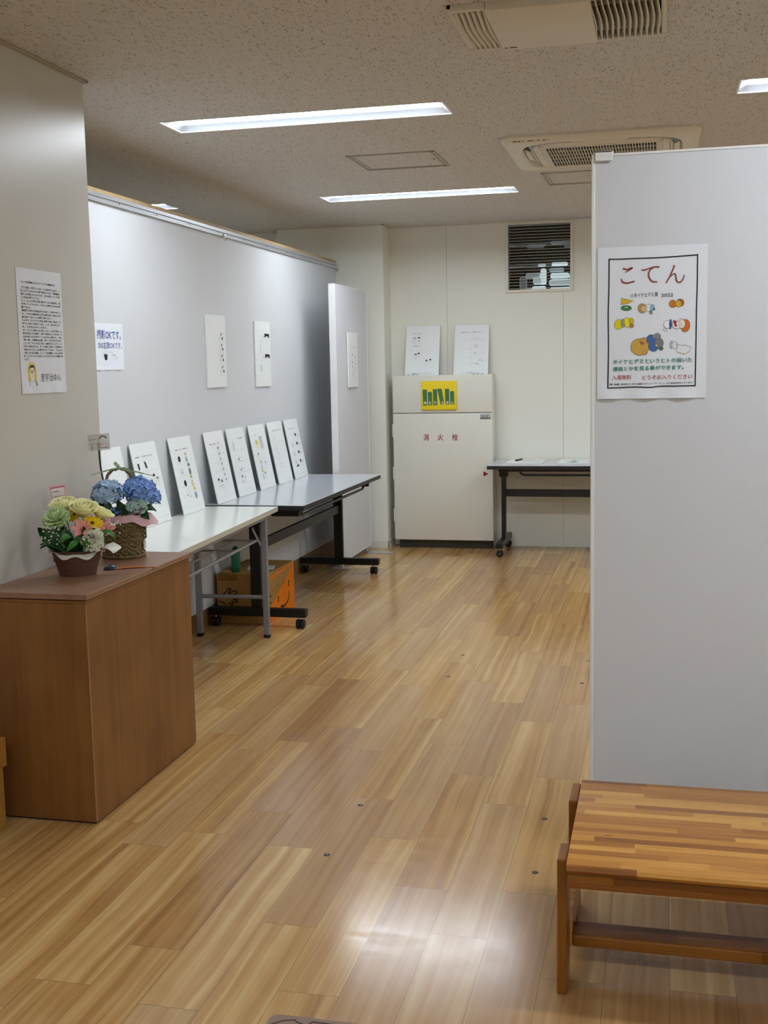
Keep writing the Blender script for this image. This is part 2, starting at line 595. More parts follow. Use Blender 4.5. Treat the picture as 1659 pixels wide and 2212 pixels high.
# left partition: panel, wooden cap, wooden baseboard
struct('wall_partition', B(-2.57, -2.51, 4.13, 8.90, 0.105, 2.265), M_FABRIC)
struct('baseboard_partition', B(-2.568, -2.512, 4.13, 8.90, 0.0, 0.105), M_SKIRT_WOOD)
struct('trim_3', B(-2.575, -2.509, 4.13, 8.90, 2.265, 2.286, .002), make_ply('cap_wood', '#a58a62', '#b3976e', '#bfa47c', .6, 30))
rail = thing('picture_rail', 'aluminium picture rail running along the top of the grey left partition', 'rail', (-2.51, 6.5, 2.225))
mb = MB()
mb.box(0, .014, -2.37, 2.39, .022, .040, None, .001)
mb.box(0, .006, -2.37, 2.39, .0, .040)
mb.box(0, .016, -2.37, 2.39, -.002, .008, None, .002)
mb.build('rail_channel', M_ALU, rail)
for y in [i * .42 - 2.2 for i in range(11)]:
    MB().lathe([(.003, 0), (.003, .002)], M_RUBBER, 10, Matrix.Translation((.006, y, .015)) @ Matrix.Rotation(PI / 2, 4, 'Y')).build('rail_screw', None, rail)
def rail_hook(y, label):
    mb = MB()
    mb.box(-.004, .008, -.008, .008, -.002, .018, M_ALU, .002)
    mb.tube([(.002, 0, 0), (.003, 0, -.012), (.008, 0, -.018), (.014, 0, -.012)], .0028, M_CHROME, 8)
    mb.ball((.002, 0, -.003), .007, M_CHROME, 2)
    o = mb.build('rail_hook', None, None, True)
    o.location = (-2.489, y, 2.219)
    return tag(o, label, 'hook', 'hooks on the picture rail')
rail_hook(6.45, 'small metal hook hanging midway along the aluminium picture rail')
rail_hook(8.865, 'small metal hook at the far end of the aluminium picture rail')

# louvred window opening
win = bpy.data.objects.new('window_1', None)
C.objects.link(win)
win.location = (-.936, YB, 2.275)
win['kind'] = 'structure'
win['label'] = 'square louvred opening with white frame high in the back wall'
w, hgt = (LV[1] - LV[0]) / 2, (LV[3] - LV[2]) / 2
mb = MB()
f = .020
for a in ((-w - f, w + f, hgt - .002, hgt + f), (-w - f, w + f, -hgt - f, -hgt + .002), (-w - f, -w + .002, -hgt, hgt), (w - .002, w + f, -hgt, hgt)):
    mb.box(a[0], a[1], -.014, .03, a[2], a[3], None, .002)
mb.build('window_frame', mat('louvre_frame_paint', '#dedac9', .4), win)
for i in range(22):
    z = -hgt + (i + .55) * (2 * hgt / 22.0)
    mb = MB()
    mb.box(-w + .001, w - .001, -.013, .013, -.0011, .0011, None, 0, 1, Matrix.Translation((0, .013, z)) @ Matrix.Rotation(math.radians(2), 4, 'X'))
    mb.build('slat', mat('louvre_slat_paint', '#cfccc0', .4), win)
mb = MB()
mb.box(-w - .1, w + .1, .42, .44, -hgt - .3, hgt + .3)
mb.box(-w - .12, -w - .1, .1, .44, -hgt - .3, hgt + .3)
mb.box(w + .1, w + .12, .1, .44, -hgt - .3, hgt + .3)
mb.box(-w - .12, w + .12, .1, .44, hgt + .28, hgt + .3)
mb.box(-w - .12, w + .12, .1, .44, -hgt - .3, -hgt - .28)
mb.build('outer_shaft', M_DARKVOID, win)
lits = [emit_mat('lit_outside_%d' % k, (.84, .95, 1, 1), q) for k, q in enumerate((.85, .45, .20, .07))]
for x0, x1, z0, z1, k in ((-.10, .015, -.315, -.20, 0), (-.16, -.09, -.30, -.21, 2), (-.09, .01, -.185, -.125, 1), (-.03, .018, -.19, -.06, 0), (-.15, -.03, -.135, -.095, 2), (-.20, -.14, -.25, -.12, 3), (-.05, .012, -.045, -.02, 1),
                          (.045, .21, -.31, -.215, 0), (.04, .24, -.20, -.15, 1), (.05, .20, -.145, -.10, 0), (.20, .26, -.24, -.10, 2), (.06, .19, -.045, -.015, 0), (.04, .16, -.09, -.06, 2),
                          (.05, .24, .125, .155, 3), (-.14, .0, .105, .13, 3), (.16, .25, .10, .12, 3)):
    MB().box(x0, x1, .400 - .004 * (3 - k), .42, z0, z1, lits[k], min(.016, (z1 - z0) * .4), 3).build('lit_pane', None, win)
B(-w, w, .034, .038, -hgt, hgt).build('pane', mat('louvre_glass', '#c8d0d0', .02, trans=1.0, var=0), win)

# curtain rail on the ceiling by the back wall
o = B(-.665, 1.6, YB - .05, YB - .030, CEIL - .012, CEIL - .0005, .002).build('curtain_rail', M_ALU)
tag(o, 'thin aluminium curtain rail fixed on the ceiling beside the louvred opening', 'rail')

# ------------------------------------------------------------------ ceiling fittings
M_LAMP = emit_mat('led_bar', LAMP_COLOR, LAMP_STRENGTH)
M_GLOW = emit_mat('led_bar_side', LAMP_COLOR, 5.5)
M_REFL = mat('lamp_reflector', '#c3c9d2', .5, var=0)
def ceiling_lamp(d, label):
    x0, x1, y0, y1 = d
    lx, ly = (x1 - x0) / 2, (y1 - y0) / 2
    t = thing('ceiling_light', label, 'ceiling light', ((x0 + x1) / 2, (y0 + y1) / 2, CEIL), 0, 'recessed strip lights')
    # sloping trough
    bm = MB()
    tb = bmesh.new()
    dpt, ins = .030, .062
    lo = [tb.verts.new(p) for p in ((-lx, -ly, 0), (lx, -ly, 0), (lx, ly, 0), (-lx, ly, 0))]
    hi = [tb.verts.new(p) for p in ((-lx + ins, -ly + ins, dpt), (lx - ins, -ly + ins, dpt), (lx - ins, ly - ins, dpt), (-lx + ins, ly - ins, dpt))]
    for i in range(4):
        tb.faces.new((lo[i], lo[(i + 1) % 4], hi[(i + 1) % 4], hi[i]))
    tb.faces.new(hi)
    bm._merge(tb, M_REFL)
    bm.build('reflector', None, t)
    # flange
    mb = MB()
    e = .006
    mb.box(-lx - e, lx + e, -ly - e, -ly + .002, -.003, .001)
    mb.box(-lx - e, lx + e, ly - .002, ly + e, -.003, .001)
    mb.box(-lx - e, -lx + .002, -ly, ly, -.003, .001)
    mb.box(lx - .002, lx + e, -ly, ly, -.003, .001)
    mb.build('flange', M_WHITE, t)
    mb = MB()
    mb.box(-lx + .030, lx - .030, -.055, .055, .0180, .0310, M_GLOW)
    lb = mb.build('lamp_bar', None, t)
    mb = MB()
    mb.box(-lx + .031, lx - .031, -.054, .054, .0165, .0181, M_LAMP)
    mb.build('diffuser', None, lb)
    return t
names = ['long recessed strip light nearest the left pillar, first over the aisle', 'recessed strip light over the aisle nearest the back wall',
         'recessed strip light cut off by the right edge above the tall panel', 'small lit end of a strip light seen over the left partition',
         'recessed strip light in the back right part of the ceiling', 'recessed strip light above the bench on the right',
         'recessed strip light behind the viewer on the right', 'recessed strip light behind the viewer on the left']
for d, nme in zip(LAMPS, names):
    ceiling_lamp(d, nme)

# air conditioner cassette
M_AC = mat('ac_plastic', '#d9d1c0', .42, var=.02)
ac = thing('air_conditioner', 'square cream ceiling cassette air conditioner with a slatted centre grille', 'air conditioner', ((AC[0] + AC[1]) / 2, (AC[2] + AC[3]) / 2, CEIL))
h = .4775
mb = MB()
# sloped outer frame ring with octagonal-round opening
tb = bmesh.new()
N = 64
def sq(a, r, p):
    c, s = math.cos(a), math.sin(a)
    k = (abs(c) ** p + abs(s) ** p) ** (-1.0 / p)
    return (r * k * c, r * k * s)
rings = []
for r, p, z in ((h, 60, 0.0), (h, 60, -.012), (h - .012, 60, -.022), (.400, 4.2, -.030), (.392, 4.2, -.022), (.385, 4.2, .03)):
    rings.append([tb.verts.new((*sq(2 * PI * k / N + PI / N, r, p), z)) for k in range(N)])
for A, Bq in zip(rings, rings[1:]):
    for k in range(N):
        tb.faces.new((A[k], A[(k + 1) % N], Bq[(k + 1) % N], Bq[k]))
mb._merge(tb, M_AC)
mb.build('outer_frame', None, ac, True)
mb = MB()
mb.lathe([(.40, .030), (.40, .034)], M_DARKVOID, 4, Matrix.Rotation(PI / 4, 4, 'Z'))
mb.build('dark_outlet', None, ac)
# inner panel with the curved flaps around it
mb = MB()
tb = bmesh.new()
rings = []
for r, p, z in ((.352, 4.5, .02), (.352, 4.5, -.026), (.340, 5.0, -.034), (.300, 8, -.034)):
    rings.append([tb.verts.new((*sq(2 * PI * k / N + PI / N, r, p), z)) for k in range(N)])
for A, Bq in zip(rings, rings[1:]):
    for k in range(N):
        tb.faces.new((A[k], A[(k + 1) % N], Bq[(k + 1) % N], Bq[k]))
mb._merge(tb, M_AC)
mb.build('inner_panel', None, ac, True)
for k in range(4):
    mb = MB()
    def fl(u, v, k=k):
        a = (u - .5) * .74
        x, y = sq(a, .354 + .032 * v, 4.4)
        z = -.034 + .012 * v - .012 * (1 - abs(2 * u - 1)) * 0
        P = Vector((x, y, z + .010 * (2 * u - 1) ** 2))
        P.rotate(Matrix.Rotation(k * PI / 2, 3, 'Z'))
        return P
    mb.grid(fl, 24, 3, M_AC)
    mb.build('flap', None, ac, True, solid=.004)
mb = MB()
mb.box(-.300, .300, -.300, .300, -.026, -.024, M_DARKVOID)
mb.build('grille_backing', None, ac)
mb = MB()
g = .268
mb.box(-.302, .302, -.302, -g, -.036, -.026, None, .002)
mb.box(-.302, .302, g, .302, -.036, -.026, None, .002)
mb.box(-.302, -g, -g, g, -.036, -.026, None, .002)
mb.box(g, .302, -g, g, -.036, -.026, None, .002)
nb = 38
for i in range(1, nb):
    x = -g + 2 * g * i / nb
    mb.box(x - .0022, x + .0022, -g, g, -.036, -.030)
for j in range(1, 5):
    y = -g + 2 * g * j / 5
    mb.box(-g, g, y - .003, y + .003, -.0365, -.027)
mb.build('grille', mat('ac_grille', '#c9c1b0', .45), ac)
for x in (-.335, .335):
    B(x - .0015, x + .0015, -.25, .25, -.0345, -.033).build('panel_groove', mat('ac_groove', '#5d574c', .6), ac)
mb = MB()
for i, wd in enumerate((.018, .012, .006, .020, .006, .010, .016, .004)):
    x = -.41 + i * .024
    mb.box(x, x + wd, -.450, -.442, -.0262, -.0235)
mb.build('marking', ink('#3a3732'), ac)

# ventilation unit with curved louvres
vt = thing('ceiling_vent', 'cream ventilation unit with curved louvres at both ends at the top edge', 'vent', ((VENT[0] + VENT[1]) / 2, (VENT[2] + VENT[3]) / 2, CEIL))
hx, hy = (VENT[1] - VENT[0]) / 2, (VENT[3] - VENT[2]) / 2
M_VENT = mat('vent_plastic', '#d3cab8', .45, var=.02)
mb = MB()
xl0, xl1, xr0, xr1 = -hx + .018, -hx + .115, .105, hx - .018
mb.box(xl1, xr0, -hy, hy, -.026, .01, None, .004)
mb.box(-hx, xl0, -hy, hy, -.016, .01, None, .004)
mb.box(xr1, hx, -hy, hy, -.016, .01, None, .004)
for a, b in ((-hx, xl1 + .01), (xr0 - .01, hx)):
    mb.box(a, b, -hy, -hy + .020, -.020, .01, None, .004)
    mb.box(a, b, hy - .016, hy, -.020, .01, None, .004)
mb.build('cover', M_VENT, vt, True)
mb = MB()
mb.box(-hx + .004, hx - .004, -hy + .004, hy - .004, .055, .060, M_DARKVOID)
mb.build('dark_duct', None, vt)
def louvre(x, lean, nm):
    mb = MB()
    def fn(u, v):
        y = -hy + .016 + u * (2 * hy - .030)
        b = math.sin(PI * u)
        return Vector((x + lean * .030 * (1 - v) * (.55 + .45 * b) + lean * .004 * math.cos(PI * u * 2), y, -.022 - .003 * b + .058 * (1 - v)))
    mb.grid(fn, 18, 4, M_VENT)
    return mb.build(nm, None, vt, True, solid=.0036)
for i in range(6):
    louvre(xl0 + .002 + i * (xl1 - xl0) / 5.6, 1, 'louvre_blade')
for i in range(12):
    louvre(xr0 + .002 + i * (xr1 - xr0) / 11.4, -1, 'louvre_blade')
for y in (.11, -.10):
    B(xr0, xr1, y, y + .004, 0, .03).build('cross_rib', M_VENT, vt)
mb = MB()
for x, wdt in ((-.205, .008), (-.188, .016), (-.176, .012)):
    mb.box(x, x + wdt, hy - .036, hy - .026, -.0268, -.0255)
mb.build('marking', ink('#4a443c'), vt)

def hatch(x0, x1, y0, y1, label):
    mb = MB()
    w_ = .016
    for k, (a, z) in enumerate(((0, -.004), (.020, -.0025))):
        X0, X1, Y0_, Y1_ = x0 + a, x1 - a, y0 + a, y1 - a
        mb.box(X0, X1, Y0_, Y0_ + w_ * .7, CEIL + z, CEIL + .001)
        mb.box(X0, X1, Y1_ - w_ * .7, Y1_, CEIL + z, CEIL + .001)
        mb.box(X0, X0 + w_ * .7, Y0_, Y1_, CEIL + z, CEIL + .001)
        mb.box(X1 - w_ * .7, X1, Y0_, Y1_, CEIL + z, CEIL + .001)
    mb.box(x1 - .05, x1 - .04, (y0 + y1) / 2 - .006, (y0 + y1) / 2 + .006, CEIL - .004, CEIL)
    o = mb.build('ceiling_hatch', mat('hatch_alu', '#a09a90', .4, .3))
    o.data.transform(Matrix.Translation((-(x0 + x1) / 2, -(y0 + y1) / 2, -CEIL)))
    o.location = ((x0 + x1) / 2, (y0 + y1) / 2, CEIL)
    return tag(o, label, 'hatch', 'ceiling access hatches')
hatch(-1.62, -1.15, 5.99, 6.46, 'square ceiling access hatch between the two strip lights')
hatch(-.695, -.225, 6.90, 7.37, 'square ceiling access hatch half hidden behind the tall right panel')

# ------------------------------------------------------------------ lettering and flat print
_tc = {}
def text_geo(body, bold=0.0):
    key = (body, bold)
    if key in _tc:
        return _tc[key]
    cu = bpy.data.curves.new('lettering', 'FONT')
    cu.body = body
    cu.size = 1.0
    cu.resolution_u = 2
    cu.offset = bold
    ob = bpy.data.objects.new('lettering_tmp', cu)
    C.objects.link(ob)
    dg = bpy.context.evaluated_depsgraph_get()
    dg.update()
    me = bpy.data.meshes.new_from_object(ob.evaluated_get(dg))
    vs = [(v.co.x, v.co.y) for v in me.vertices]
    fs = [tuple(p.vertices) for p in me.polygons]
    bpy.data.objects.remove(ob)
    bpy.data.curves.remove(cu)
    bpy.data.meshes.remove(me)
    if not vs:
        vs, fs = [(0, 0)], []
    xs = [v[0] for v in vs]
    ys = [v[1] for v in vs]
    _tc[key] = (vs, fs, (min(xs), max(xs), min(ys), max(ys)))
    return _tc[key]

def curl_z(u, v, curl):
    return curl * (.9 * max(0, .10 - v) / .10 * math.sin(3 * PI * u + .5) ** 2) if curl else 0.0

def smooth_pts(pts, n=6):
    out = []
    P = [Vector(p) for p in pts]
    for i in range(len(P) - 1):
        a, b, c, d = P[max(i - 1, 0)], P[i], P[i + 1], P[min(i + 2, len(P) - 1)]
        for k in range(n):
            t = k / n
            out.append(tuple(0.5 * ((2 * b) + (c - a) * t + (2 * a - 5 * b + 4 * c - d) * t * t + (3 * b - a - 3 * c + d) * t ** 3)))
    out.append(tuple(P[-1]))
    return out

class Print:
    """ink on a flat sheet W x H metres, in fractions: u right, t down; origin of the mesh = bottom centre"""
    def __init__(self, W, H, z=0.0):
        self.W, self.H, self.z = W, H, z
        self.items, self.mats = [], []
    def P(self, u, t):
        return (u * self.W - self.W / 2, (1 - t) * self.H)
    def m(self, col):
        k = ink(col)
        if k not in self.mats:
            self.mats.append(k)
        return self.mats.index(k)
    def add(self, pts, faces, col, layer):
        self.items.append((layer, len(self.items), list(pts), list(faces), self.m(col)))
    def poly(self, col, uts, layer=1):
        pts = [self.P(*q) for q in uts]
        self.add(pts, [tuple(range(len(pts)))], col, layer)
    def rect(self, col, u0, t0, u1, t1, layer=1):
        self.poly(col, ((u0, t0), (u1, t0), (u1, t1), (u0, t1)), layer)
    def ell(self, col, u, t, ru, rt, layer=1, n=24, a0=0.0):
        c, s = math.cos(a0), math.sin(a0)
        asp = self.W / self.H
        pts = []
        for k in range(n):
            x, y = ru * math.cos(2 * PI * k / n), rt * math.sin(2 * PI * k / n) / asp
            pts.append((u + c * x - s * y, t + (s * x + c * y) * asp))
        self.poly(col, pts, layer)
    def stroke(self, col, uts, wd, layer=3, closed=False, taper=None):
        P = [Vector(self.P(*q)) for q in uts]
        n = len(P)
        pts, fc = [], []
        for i in range(n):
            a = P[i - 1] if (i > 0 or closed) else P[i]
            b = P[(i + 1) % n] if (i < n - 1 or closed) else P[i]
            d = b - a
            if d.length < 1e-9:
                d = Vector((1, 0))
            d.normalize()
            nn = Vector((-d.y, d.x))
            w_ = wd * (taper[i] if taper else 1.0) / 2
            pts += [tuple(P[i] + nn * w_), tuple(P[i] - nn * w_)]
        for i in range(n if closed else n - 1):
            j = (i + 1) % n
            fc.append((2 * i, 2 * j, 2 * j + 1, 2 * i + 1))
        self.add(pts, fc, col, layer)
    def ring(self, col, u, t, ru, rt, wd, layer=3, n=20, a=(0, 2 * PI)):
        full = abs(a[1] - a[0] - 2 * PI) < 1e-6
        k = n if full else n + 1
        self.stroke(col, [(u + ru * math.cos(a[0] + (a[1] - a[0]) * i / n), t + rt * math.sin(a[0] + (a[1] - a[0]) * i / n)) for i in range(k)], wd, layer, full)
    def frame(self, col, u0, t0, u1, t1, wd, layer=2):
        self.stroke(col, ((u0, t0), (u1, t0)), wd, layer)
        self.stroke(col, ((u0, t1), (u1, t1)), wd, layer)
        self.stroke(col, ((u0, t0), (u0, t1)), wd, layer)
        self.stroke(col, ((u1, t0), (u1, t1)), wd, layer)
    def text(self, col, body, u0, t0, u1, t1, bold=0.0, layer=3, slope=0.0):
        """fit the string into the box"""
        vs, fs, bb = text_geo(body, bold)
        x0, y1 = self.P(u0, t0)
        x1, y0 = self.P(u1, t1)
        sx = (x1 - x0) / max(1e-6, bb[1] - bb[0])
        sy = (y1 - y0) / max(1e-6, bb[3] - bb[2])
        self.add([(x0 + (x - bb[0]) * sx, y0 + (y - bb[2]) * sy + slope * (x - bb[0]) * sx) for x, y in vs], fs, col, layer)
    def build(self, name, parent, curl=0.0):
        self.v, self.f, self.mi = [], [], []
        for n_, (la, k_, pts, faces, k) in enumerate(sorted(self.items, key=lambda q: (q[0], q[1]))):
            b = len(self.v)
            z = self.z + 0.0001 + n_ * 0.000008
            self.v += [(x, y, z + curl_z(x / self.W + .5, y / self.H, curl)) for x, y in pts]
            for fc in faces:
                self.f.append(tuple(b + i for i in fc))
                self.mi.append(k)
        me = bpy.data.meshes.new(name)
        me.from_pydata(self.v, [], self.f)
        for k in self.mats:
            me.materials.append(k)
        for p, k in zip(me.polygons, self.mi):
            p.material_index = k
        me.update()
        # make every face look along +z
        bm = bmesh.new()
        bm.from_mesh(me)
        bm.normal_update()
        for f_ in bm.faces:
            if f_.normal.z < 0:
                f_.normal_flip()
        bm.to_mesh(me)
        bm.free()
        o = bpy.data.objects.new(name, me)
        C.objects.link(o)
        o.parent = parent
        return o

def frame_matrix(origin, right, up):
    r_, u_ = Vector(right).normalized(), Vector(up).normalized()
    n_ = r_.cross(u_)
    m_ = Matrix((r_, u_, n_)).transposed().to_4x4()
    m_.translation = origin
    return m_

def sheet(name, W, H, thick, mtx, label, cat, m=M_BOARD, group=None, curl=0.0):
    """a board or paper: mesh origin bottom centre of the front face, x right, y up, z out"""
    mb = MB()
    if curl:
        def fr(u, v):
            return Vector((W * (u - .5), H * v, curl_z(u, v, curl)))
        mb.grid(fr, 24, 40, m)
        o = mb.build(name, None, None, False, solid=thick)
    else:
        mb.box(-W / 2, W / 2, 0, H, -thick, 0, m, min(thick * .2, .001), 1)
        o = mb.build(name, None)
    o.matrix_world = mtx
    return tag(o, label, cat, group)

# ------------------------------------------------------------------ comic boards
LG, MG, DG, BK = '#d2d5da', '#aab0b6', '#6c7076', '#222427'
def header(p, u0, u1, t, seed):
    rr = random.Random(seed)
    u = u0
    while u < u1:
        w_ = rr.uniform(.02, .06)
        p.rect(rr.choice((LG, MG, DG)), u, t - rr.uniform(.006, .011), min(u + w_, u1), t + rr.uniform(.004, .010), 2)
        u += w_ + rr.uniform(.008, .03)
def cells(p, u0, u1, t0, t1, rows, cols=1, col=LG):
    for i in range(rows):
        for j in range(cols):
            a = u0 + (u1 - u0) * j / cols
            b = u0 + (u1 - u0) * (j + 1) / cols
            c = t0 + (t1 - t0) * i / rows
            d = t0 + (t1 - t0) * (i + 1) / rows
            p.frame(col, a + .012, c + .006, b - .012, d - .006, .0009)
def toon(p, u, t, s, hair=BK, body=LG, fill=None):
    if fill:
        p.ell(fill, u, t + s * .55, s * .45, s * .40, 2)
    p.ring(MG, u, t, s * .42, s * .30, .0012)
    p.ring(MG, u, t + s * .60, s * .36, s * .34, .0012)
    p.poly(hair, [(u + s * .45 * math.cos(a), t - s * .05 - s * .34 * abs(math.sin(a))) for a in [PI * k / 8 for k in range(9)]], 4)
    p.stroke(DG, ((u - s * .1, t + s * .06), (u - s * .08, t + s * .10)), .0016)
    p.stroke(DG, ((u + s * .12, t + s * .06), (u + s * .13, t + s * .10)), .0016)
def vtext(p, u, t0, t1, seed, col=MG, n=2):
    rr = random.Random(seed)
    for k in range(n):
        t = t0
        while t < t1:
            l = rr.uniform(.008, .02)
            p.stroke(col, ((u + k * .022, t), (u + k * .022 + rr.uniform(-.006, .006), min(t + l, t1))), .0030)
            t += l + .007
def caption(p, t=.955, u0=.2, u1=.8, seed=1):
    header(p, u0, u1, t, seed)

def comic(kind, p):
    p.stroke(LG, ((.0, .925), (1.0, .925)), .0010, 1)
    if kind == 'patches':           # black hair patches down the right column
        cells(p, .55, .92, .22, .84, 4)
        for i, (u, t) in enumerate(((.74, .30), (.75, .45), (.76, .60), (.77, .76))):
            p.poly(BK, ((u - .02, t - .05), (u + .02, t - .06), (u + .03, t - .03), (u - .01, t - .02)), 4)
            p.poly(BK, ((u + .05, t - .015), (u + .10, t + .01), (u + .10, t + .035), (u + .04, t + .03)), 4)
            p.poly(DG, ((u + .06, t - .06), (u + .09, t - .058), (u + .08, t - .04)), 4)
            p.ring(MG, u - .06, t, .035, .02, .0012)
            vtext(p, u - .09, t + .01, t + .05, i)
    elif kind == 'flags':           # two big black notched patches
        cells(p, .18, .90, .14, .84, 4, 2)
        for t in (.195, .515):
            p.poly(BK, [(.62, t - .02), (.92, t - .015), (.93, t + .045)] + [(.77 + .10 * math.cos(a), t + .045 - .025 * math.sin(a)) for a in [PI * k / 8 for k in range(9)]] + [(.62, t + .04)], 4)
            p.ring(MG, .77, t + .075, .10, .03, .0014)
            p.stroke(DG, ((.50, t + .01), (.55, t + .05)), .004)
            vtext(p, .40, t + .05, t + .11, 5)
        vtext(p, .32, .35, .46, 8, MG, 3)
        vtext(p, .34, .67, .76, 9, DG, 3)
        p.ring(LG, .75, .42, .12, .04, .0012)
        p.ring(LG, .78, .74, .12, .04, .0012)
    elif kind == 'shapes':          # tall black silhouettes
        header(p, .12, .78, .165, 3)
        cells(p, .10, .85, .20, .80, 4, 2)
        p.poly(BK, ((.14, .24), (.20, .24), (.21, .31), (.17, .33)), 4)
        p.poly(BK, ((.40, .22), (.47, .24), (.50, .31), (.44, .31)), 4)
        p.poly(BK, ((.34, .45), (.42, .44), (.50, .52), (.40, .53)), 4)
        p.poly(BK, ((.54, .45), (.58, .46), (.60, .50), (.56, .49)), 4)
        toon(p, .68, .43, .10)
        toon(p, .80, .47, .09, DG)
        p.poly(BK, ((.40, .57), (.46, .56), (.47, .60), (.41, .60)), 4)
        toon(p, .30, .68, .10)
        toon(p, .66, .70, .10, DG)
    elif kind == 'ovals':           # dark ovals left, tinted figures right
        header(p, .18, .78, .165, 4)
        cells(p, .14, .88, .20, .80, 4, 2)
        p.ell(BK, .30, .285, .055, .038, 4)
        p.ell('#3a4046', .30, .285, .028, .02, 5)
        p.ell(BK, .34, .605, .055, .042, 4)
        toon(p, .62, .25, .10, '#c9a27a', LG, '#8fb3a6')
        toon(p, .66, .40, .12, '#6c777c', LG, '#70838a')
        toon(p, .66, .56, .12, '#c9b45a', LG, '#d9d2a0')
        toon(p, .70, .72, .12, '#cfc24e', LG, '#8d98a6')
        p.ring(DG, .32, .45, .055, .025, .002)
        p.poly(DG, ((.26, .45), (.30, .455), (.29, .465)), 4)
        p.ring(MG, .40, .71, .05, .04, .0015)
        p.poly(BK, ((.30, .76), (.35, .755), (.34, .775)), 4)
        p.poly(DG, ((.44, .785), (.50, .78), (.48, .795)), 4)
    elif kind == 'trail':           # small heads down the right
        header(p, .20, .72, .175, 5)
        cells(p, .16, .86, .20, .80, 5, 2)
        for i in range(7):
            toon(p, .58 + .012 * i, .255 + .075 * i, .065 if i else .09, DG)
        toon(p, .27, .69, .10, BK)
        toon(p, .42, .72, .11, DG)
        p.stroke(DG, ((.24, .77), (.30, .75), (.36, .78), (.44, .76)), .002)
    elif kind == 'scribble':
        vtext(p, .20, .20, .33, 11, MG, 5)
        header(p, .5, .85, .16, 6)
        cells(p, .15, .88, .16, .82, 4)
        for t in (.46, .62):
            p.poly(BK, ((.34, t), (.40, t - .015), (.40, t + .008), (.36, t + .012)), 4)
            p.stroke(DG, ((.40, t - .015), (.47, t - .03), (.53, t - .01)), .0022)
            p.stroke(MG, ((.33, t + .03), (.58, t + .028)), .0012)
        toon(p, .36, .73, .10, DG)
        toon(p, .52, .75, .08, MG)
        p.stroke(DG, ((.3, .80), (.36, .78), (.42, .805)), .003)
    elif kind == 'yellow':
        header(p, .25, .42, .16, 7)
        p.ell('#d8d86a', .33, .27, .10, .045, 2)
        p.poly(BK, ((.33, .275), (.37, .27), (.36, .29)), 4)
        p.ell('#e3e3a8', .33, .33, .08, .03, 2)
        vtext(p, .52, .19, .38, 12, MG, 9)
        cells(p, .14, .88, .38, .84, 3, 2)
        toon(p, .28, .46, .08, BK)
        toon(p, .34, .60, .12, '#b8b96a', LG, '#d6dcc0')
        toon(p, .62, .61, .09, MG)
        toon(p, .32, .74, .12, '#c2c67a', LG, '#cfd8cc')
        toon(p, .46, .77, .09, DG)
    elif kind == 'faint':
        header(p, .25, .85, .14, 8)
        cells(p, .14, .90, .16, .84, 4)
        for i, (u, t) in enumerate(((.34, .26), (.36, .42), (.40, .57), (.42, .71))):
            p.ring(MG, u, t, .06, .03, .0012)
            p.ring(LG, u, t + .06, .07, .04, .0012)
            vtext(p, u - .12, t - .05, t + .04, i + 20, LG, 2)
            p.ring(LG, u + .28, t + .01, .05, .03, .0012)
    elif kind == 'dots':
        header(p, .20, .60, .16, 9)
        for i, t in enumerate((.27, .42, .57, .72)):
            p.ell(BK, .64, t, .055, .026, 4)
            p.poly(BK, ((.60, t - .025), (.64, t - .035), (.66, t)), 4)
            p.ell(MG, .80, t, .03, .012, 3)
            p.stroke(MG, ((.68, t + .035), (.84, t + .03)), .0015)
            if i:
                p.stroke(DG, ((.26, t - .04), (.27, t + .06)), .003)
                p.stroke(DG, ((.34, t - .03), (.35, t + .06)), .003)
                p.stroke(MG, ((.24, t + .02), (.40, t + .02)), .002)
        p.poly(BK, ((.26, .785), (.46, .77), (.47, .795), (.28, .81)), 4)
    elif kind == 'staircase':       # three cells left, one lower right
        header(p, .18, .47, .155, 10)
        for t in (.18, .345, .50):
            p.frame(LG, .17, t, .47, t + .155, .0011)
        p.frame(LG, .52, .65, .84, .81, .0011)
        p.poly(BK, [(.38 + .045 * math.cos(a), .25 - .028 * math.sin(a)) for a in [PI * k / 8 for k in range(9)]] + [(.36, .25), (.38, .24), (.40, .25)], 4)
        toon(p, .25, .26, .10, MG)
        p.ring(DG, .38, .30, .03, .015, .002)
        p.ring(DG, .31, .43, .05, .04, .0026, 3, 12, (-PI, .4))
        vtext(p, .43, .38, .45, 3, MG, 1)
        vtext(p, .23, .37, .43, 4, MG, 1)
        toon(p, .39, .57, .08, BK)
        toon(p, .30, .59, .09, DG)
        toon(p, .74, .70, .075, BK)
        toon(p, .63, .72, .09, DG)
        caption(p, .965, .2, .82, 31)
    elif kind == 'pale':
        cells(p, .16, .86, .14, .82, 4, 2, '#d0d3dc')
        header(p, .2, .8, .15, 14)
        for t in (.27, .42, .58):
            p.ring(MG, .62, t, .05, .028, .0012)
            p.ring(LG, .76, t + .01, .06, .02, .0012)
        for u in (.60, .63, .65):
            p.stroke(MG, ((u, .40), (u, .46)), .002)
        p.poly(DG, ((.59, .56), (.63, .565), (.61, .58)), 4)
        p.ring(DG, .76, .73, .06, .025, .0022, 3, 14, (-PI, .8))
        p.poly(BK, ((.62, .785), (.72, .775), (.70, .79)), 4)
        p.stroke(MG, ((.5, .775), (.66, .77)), .002)
        caption(p, .965, .16, .76, 32)
    elif kind == 'tall':
        header(p, .30, .80, .27, 15)
        for i, (u, t) in enumerate(((.40, .42), (.42, .55), (.44, .64), (.46, .78))):
            toon(p, u, t, .08, DG)
            toon(p, u + .3, t + .04, .07, MG)
        cells(p, .25, .90, .28, .86, 4)
    else:                           # text only, barely visible
        header(p, .15, .6, .5, 16)
        header(p, .15, .7, .53, 17)
        header(p, .2, .7, .56, 18)

